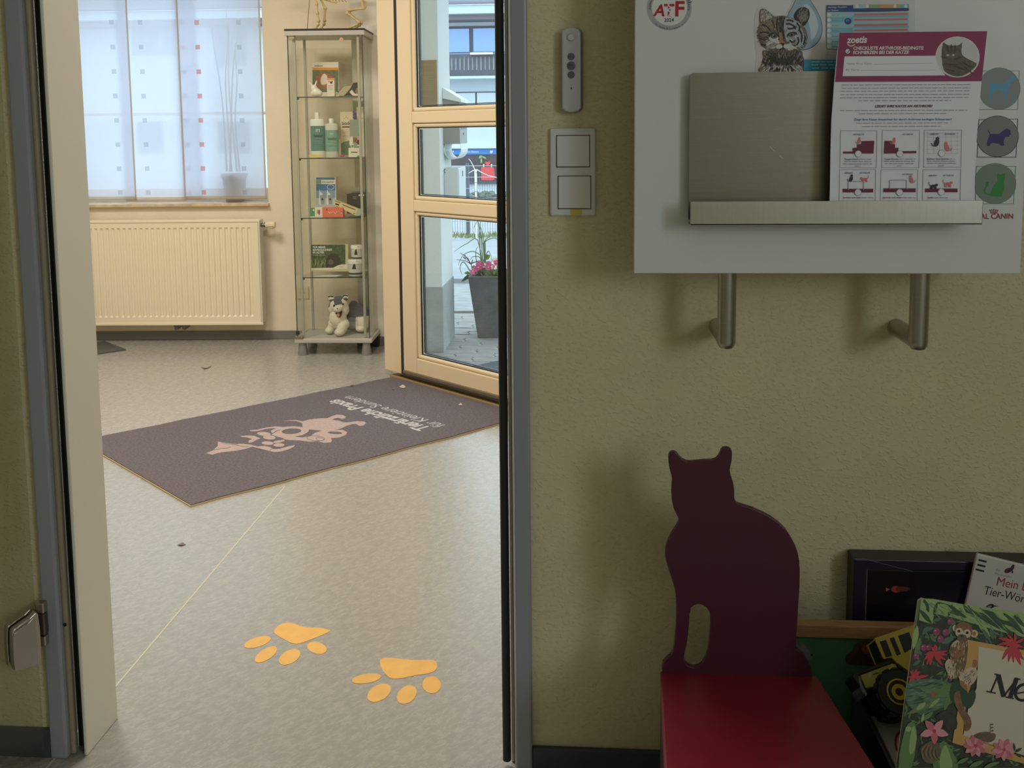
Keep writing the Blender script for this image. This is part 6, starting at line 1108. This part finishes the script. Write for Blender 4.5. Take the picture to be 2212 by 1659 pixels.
for x in (1010, 1081.5): p = FPl.px(x, 450); MB().box((p.x-.019, FY+.003, GZ-.03), (p.x+.019, FY+.04, ztf+.02)).build('post', M_fe, fe, bevel=.003)
p = FPl.px(1010, 450); MB().box((p.x-1.9, FY+.003, GZ-.03), (p.x-1.862, FY+.04, ztf+.02)).build('post', M_fe, fe)
# white stake with drooping arms
stp = thing('white_stake', 'white garden post with thin drooping arms in front of the mesh fence', 'garden post', (0, 9.5, GZ)); SPl = Pl((0, 9.55, 0), (1, 0, 0)); zz = (940, 260, 9.22); q = lambda x, y, n=0: SPl.px(*Zp((x, y), zz), n); M_st = flat('post_white', (236, 238, 236))
b0 = q(812, 1500); stp.location = (b0.x, 9.55, GZ); ORG[stp.name] = V((b0.x, 9.55, GZ))
MB().tube([V((b0.x, 9.55, GZ-.012)), q(812, 1400), q(810, 1240), q(806, 1045)], [.008, .010, .013, .014], 10).build('post', M_st, stp, smooth=True); MB().tube([q(806, 1045), q(808, 975)], .014, 10).build('post_head', M_st, stp, smooth=True)
for y in (1045, 1240, 1420): MB().tube([q(810, y+6), q(810, y-6)], .0150, 10).build('band', flat('band_grey', (110, 118, 122)), stp)
for pts in ([(790, 985), (720, 1020), (665, 1052)], [(790, 985), (740, 870), (700, 800), (665, 765)], [(838, 985), (930, 1040), (1060, 1100), (1240, 1145)]): MB().tube([q(*a) for a in pts], [.0055, .004, .003, .0025][:len(pts)], 6).build('arm', M_st, stp, smooth=True)
# building across the street
BY_ = 40.0; BPl = Pl((0, BY_, 0), (1, 0, 0)); bl = thing('apartment_building', 'white building with dark balcony and shop across the street', 'building', (-6, 44, -1.3))
M_fac = mat('facade_white', (206, 216, 224), .85, noise=(.6, .03)); M_dkf = mat('window_frame_dark', (62, 74, 92), .5); M_skyrefl = mat('pane_sky_reflection', (140, 184, 240), .12, spec=.8); M_bal = mat('balcony_slate', (74, 84, 98), .7, noise=(3, .12)); M_til = mat('roof_grey', (116, 120, 134), .8); M_fsc = mat('fascia_pale', (200, 220, 226), .6); M_sof = mat('soffit_brown', (134, 128, 132), .8)  # blue of the balcony panes is reflected sky painted as base colour
def bb(name, x0, x1, z0, z1, y0, y1, m, par=None): return MB().box((x0, y0, z0), (x1, y1, z1)).build(name, m, par or bl)
bb('facade', -34, 12, -1.35, 5.60, BY_, BY_+9, M_fac); bb('eave', -34.5, 12.5, 5.79, 6.12, BY_-1.4, BY_+9, M_fsc); bb('soffit', -34.3, 12.3, 5.60, 5.79, BY_-1.0, BY_+9, M_sof)
MB().add([V(p) for p in ((-34.6, BY_-1.5, 6.12), (12.6, BY_-1.5, 6.12), (12.6, BY_+5, 9.2), (-34.6, BY_+5, 9.2), (-34.6, BY_-1.5, 6.2), (12.6, BY_-1.5, 6.2), (12.6, BY_+5, 9.28), (-34.6, BY_+5, 9.28))], [(3,2,1,0),(4,5,6,7),(0,1,5,4),(1,2,6,5),(2,3,7,6),(3,0,4,7)]).build('roof', M_til, bl)
for k in range(7): MB().box((-8.5, -.02, 0), (-1.0, 0.02, .05), Matrix.Translation(V((0, BY_-1.4+k*.33, 6.2+k*.157)))).build('tile_row', M_til, bl)
P_ = lambda x, y, d=0: Pl((0, BY_-d, 0), (1, 0, 0)).px(x, y)
wf = bb('balcony_window', P_(940, 60).x, P_(1078, 60).x, 3.4, P_(1000, 57).z, BY_-.06, BY_, M_dkf)
for xa, xb in ((944, 1013.5), (1022.5, 1070)): bb('pane', P_(xa, 60).x, P_(xb, 60).x, 3.5, P_(1000, 62.5).z, BY_-.075, BY_-.06, M_skyrefl, wf)
BD = 1.3; YB = BY_-BD
zt_, zb_, zs1, zs0 = [P_(1000, y, BD).z for y in (117, 163, 123.5, 151.5)]
bb('balcony_slab', -9, -1, zb_-.12, zb_-.02, YB, BY_, M_fsc); bb('balcony_rail', -9, -1, P_(1000, 115, BD).z, P_(1000, 112.5, BD).z, YB-.05, YB+.05, M_dkf); bb('balcony_top_board', -9, -1, zs1, zt_, YB-.03, YB, M_bal); bb('balcony_backing', -9, -1, zb_, zs1, YB+.06, YB+.09, mat('box_white', (244, 250, 248), .5)); bb('balcony_side', -9, -8.95, zb_, zt_, YB, BY_, M_bal)
x0_ = P_(974.2, 140, BD).x; pt_ = P_(982.75+.5, 140, BD).x-x0_
for k in range(-16, 30):
    xa = x0_+k*pt_; 
    if xa < -9 or xa > -1.2: continue
    bb('balcony_board', xa+pt_*.31, xa+pt_, zb_, zs1, YB-.025, YB, M_bal); bb('balcony_batten', xa-.003, xa+pt_*.32, zb_, zs0, YB-.018, YB-.002, M_bal)
bb('window_box', P_(1016, 116, BD+.1).x, P_(1065, 116, BD+.1).x, P_(1000, 118.6, BD+.1).z, P_(1000, 114.5, BD+.1).z, YB-.25, YB-.05, mat('box_white', (244, 250, 248), .5))
sh = bb('shutter_window', P_(985, 199).x, P_(1075.5, 199).x, 1.75, P_(1000, 198.5).z, BY_-.03, BY_, M_dkf)
for xa, xb in ((987, 1026.5), (1030.5, 1074)): bb('shutter', P_(xa, 199).x, P_(xb, 199).x, 1.8, P_(1000, 201).z, BY_-.05, BY_-.03, mat('shutter_white', (216, 226, 234), .6), sh)
bb('ledge', -12, -1, P_(1000, 321, .3).z, P_(1000, 318, .3).z, BY_-.3, BY_, M_fsc)
for x in (1041,): bb('panel_joint', P_(x, 290).x-.012, P_(x, 290).x+.012, .6, 1.7, BY_-.006, BY_, M_fsc)
sw2 = bb('shop_window', P_(925, 340).x, P_(1077.5, 340).x, P_(1000, 396).z, P_(1000, 321.5).z, BY_-.05, BY_, mat('shop_dark', (58, 62, 76), .3, noise=(2.2, .4)))
sgn = bb('shop_sign', P_(940, 330, .15).x, P_(1075.5, 330, .15).x, P_(1000, 333.8, .15).z, P_(1000, 322, .15).z, BY_-.15, BY_-.05, mat('sign_blue', (20, 128, 206), .4))
A_ = Art(Pl((0, BY_-.15, 0), (1, 0, 0)), (940, 260, 9.22), .004, .002); A_.text(wht, 'ller-Station', (640, 642), (868, 640), 1.0, .02); A_.poly(wht, [(1088, 605), (1100, 592), (1108, 610), (1120, 590), (1130, 610), (1145, 592), (1150, 620), (1135, 650), (1115, 662), (1096, 645)]).poly(wht, [(345, 605), (360, 595), (372, 630), (355, 648)]); A_.build('lettering', sgn)
bb('shop_sill', P_(925, 397).x, P_(1081, 397).x, P_(1000, 396).z-.02, P_(1000, 391).z, BY_-.14, BY_-.05, M_dkf)
for xa, xb, ya, yb in ((283, 341, 60, 120), (345, 376, 60, 120), (460, 530, 44, 142), (296, 350, 262, 330), (470, 540, 262, 330)):
    f_ = bb('window', P_(xa, ya).x, P_(xb, ya).x, P_(xa, yb).z, P_(xa, ya).z, BY_-.05, BY_, mat('frame_pale', (170, 180, 190), .5)); bb('pane', P_(xa+3, ya).x, P_(xb-3, ya).x, P_(xa, yb-3).z, P_(xa, ya+3).z, BY_-.07, BY_-.05, mat('pane_grey', (132, 142, 156), .2), f_)
zz = (940, 260, 9.22); SHP = Pl((0, BY_-.16, 0), (1, 0, 0)); q = lambda x, y, n=0: SHP.px(*Zp((x, y), zz), n)
rdd = thing('red_display', 'red bag shaped display with a heart standing at the far shop window', 'shop display', q(1040, 1195)); M_rd = flat('display_red', (236, 70, 76))
MB().prism([q(*a) for a in ((915, 935), (940, 930), (1160, 930), (1172, 1000), (1185, 1150), (1160, 1195), (920, 1195))], (0, .08, 0)).build('bag', M_rd, rdd)
MB().prism([q(*a) for a in smooth([(1045, 905), (1000, 860), (995, 830), (1020, 818), (1045, 838), (1070, 818), (1096, 832), (1090, 862)], 2)], (0, .06, 0)).build('heart', M_rd, rdd)
for x in (967, 1122): MB().prism([q(x-12, 870), q(x+12, 870), q(x+14, 935), q(x-10, 935)], (0, .05, 0)).build('strap', M_st, rdd)
plt = thing('shop_plant', 'pale green leafy plant inside the far shop window', 'plant', q(920, 850))
for pts in ([(870, 760), (880, 705), (935, 700), (930, 760)], [(930, 705), (1000, 735), (1022, 775), (950, 745)], [(905, 745), (935, 745), (935, 850), (905, 850)]): MB().prism([q(*a) for a in pts], (0, .06, 0)).build('leaf', flat('plant_pale_green', (150, 172, 128)), plt)
hb_ = MB(); hb_.use(flat('hedge_grey', (104, 120, 104), noise=(3, .4)))
for k in range(160): hb_.ell(V((random.uniform(-10, 0), random.uniform(37.4, 38.2), random.uniform(-1.3, -1.14))), (random.uniform(.08, .2), .12, random.uniform(.06, .12)), None, 6, 4)
o = hb_.build('low_hedge', None, None, smooth='flat'); o['kind'] = 'stuff'; tag(o, 'low dark hedge strip in front of the white building', 'hedge')
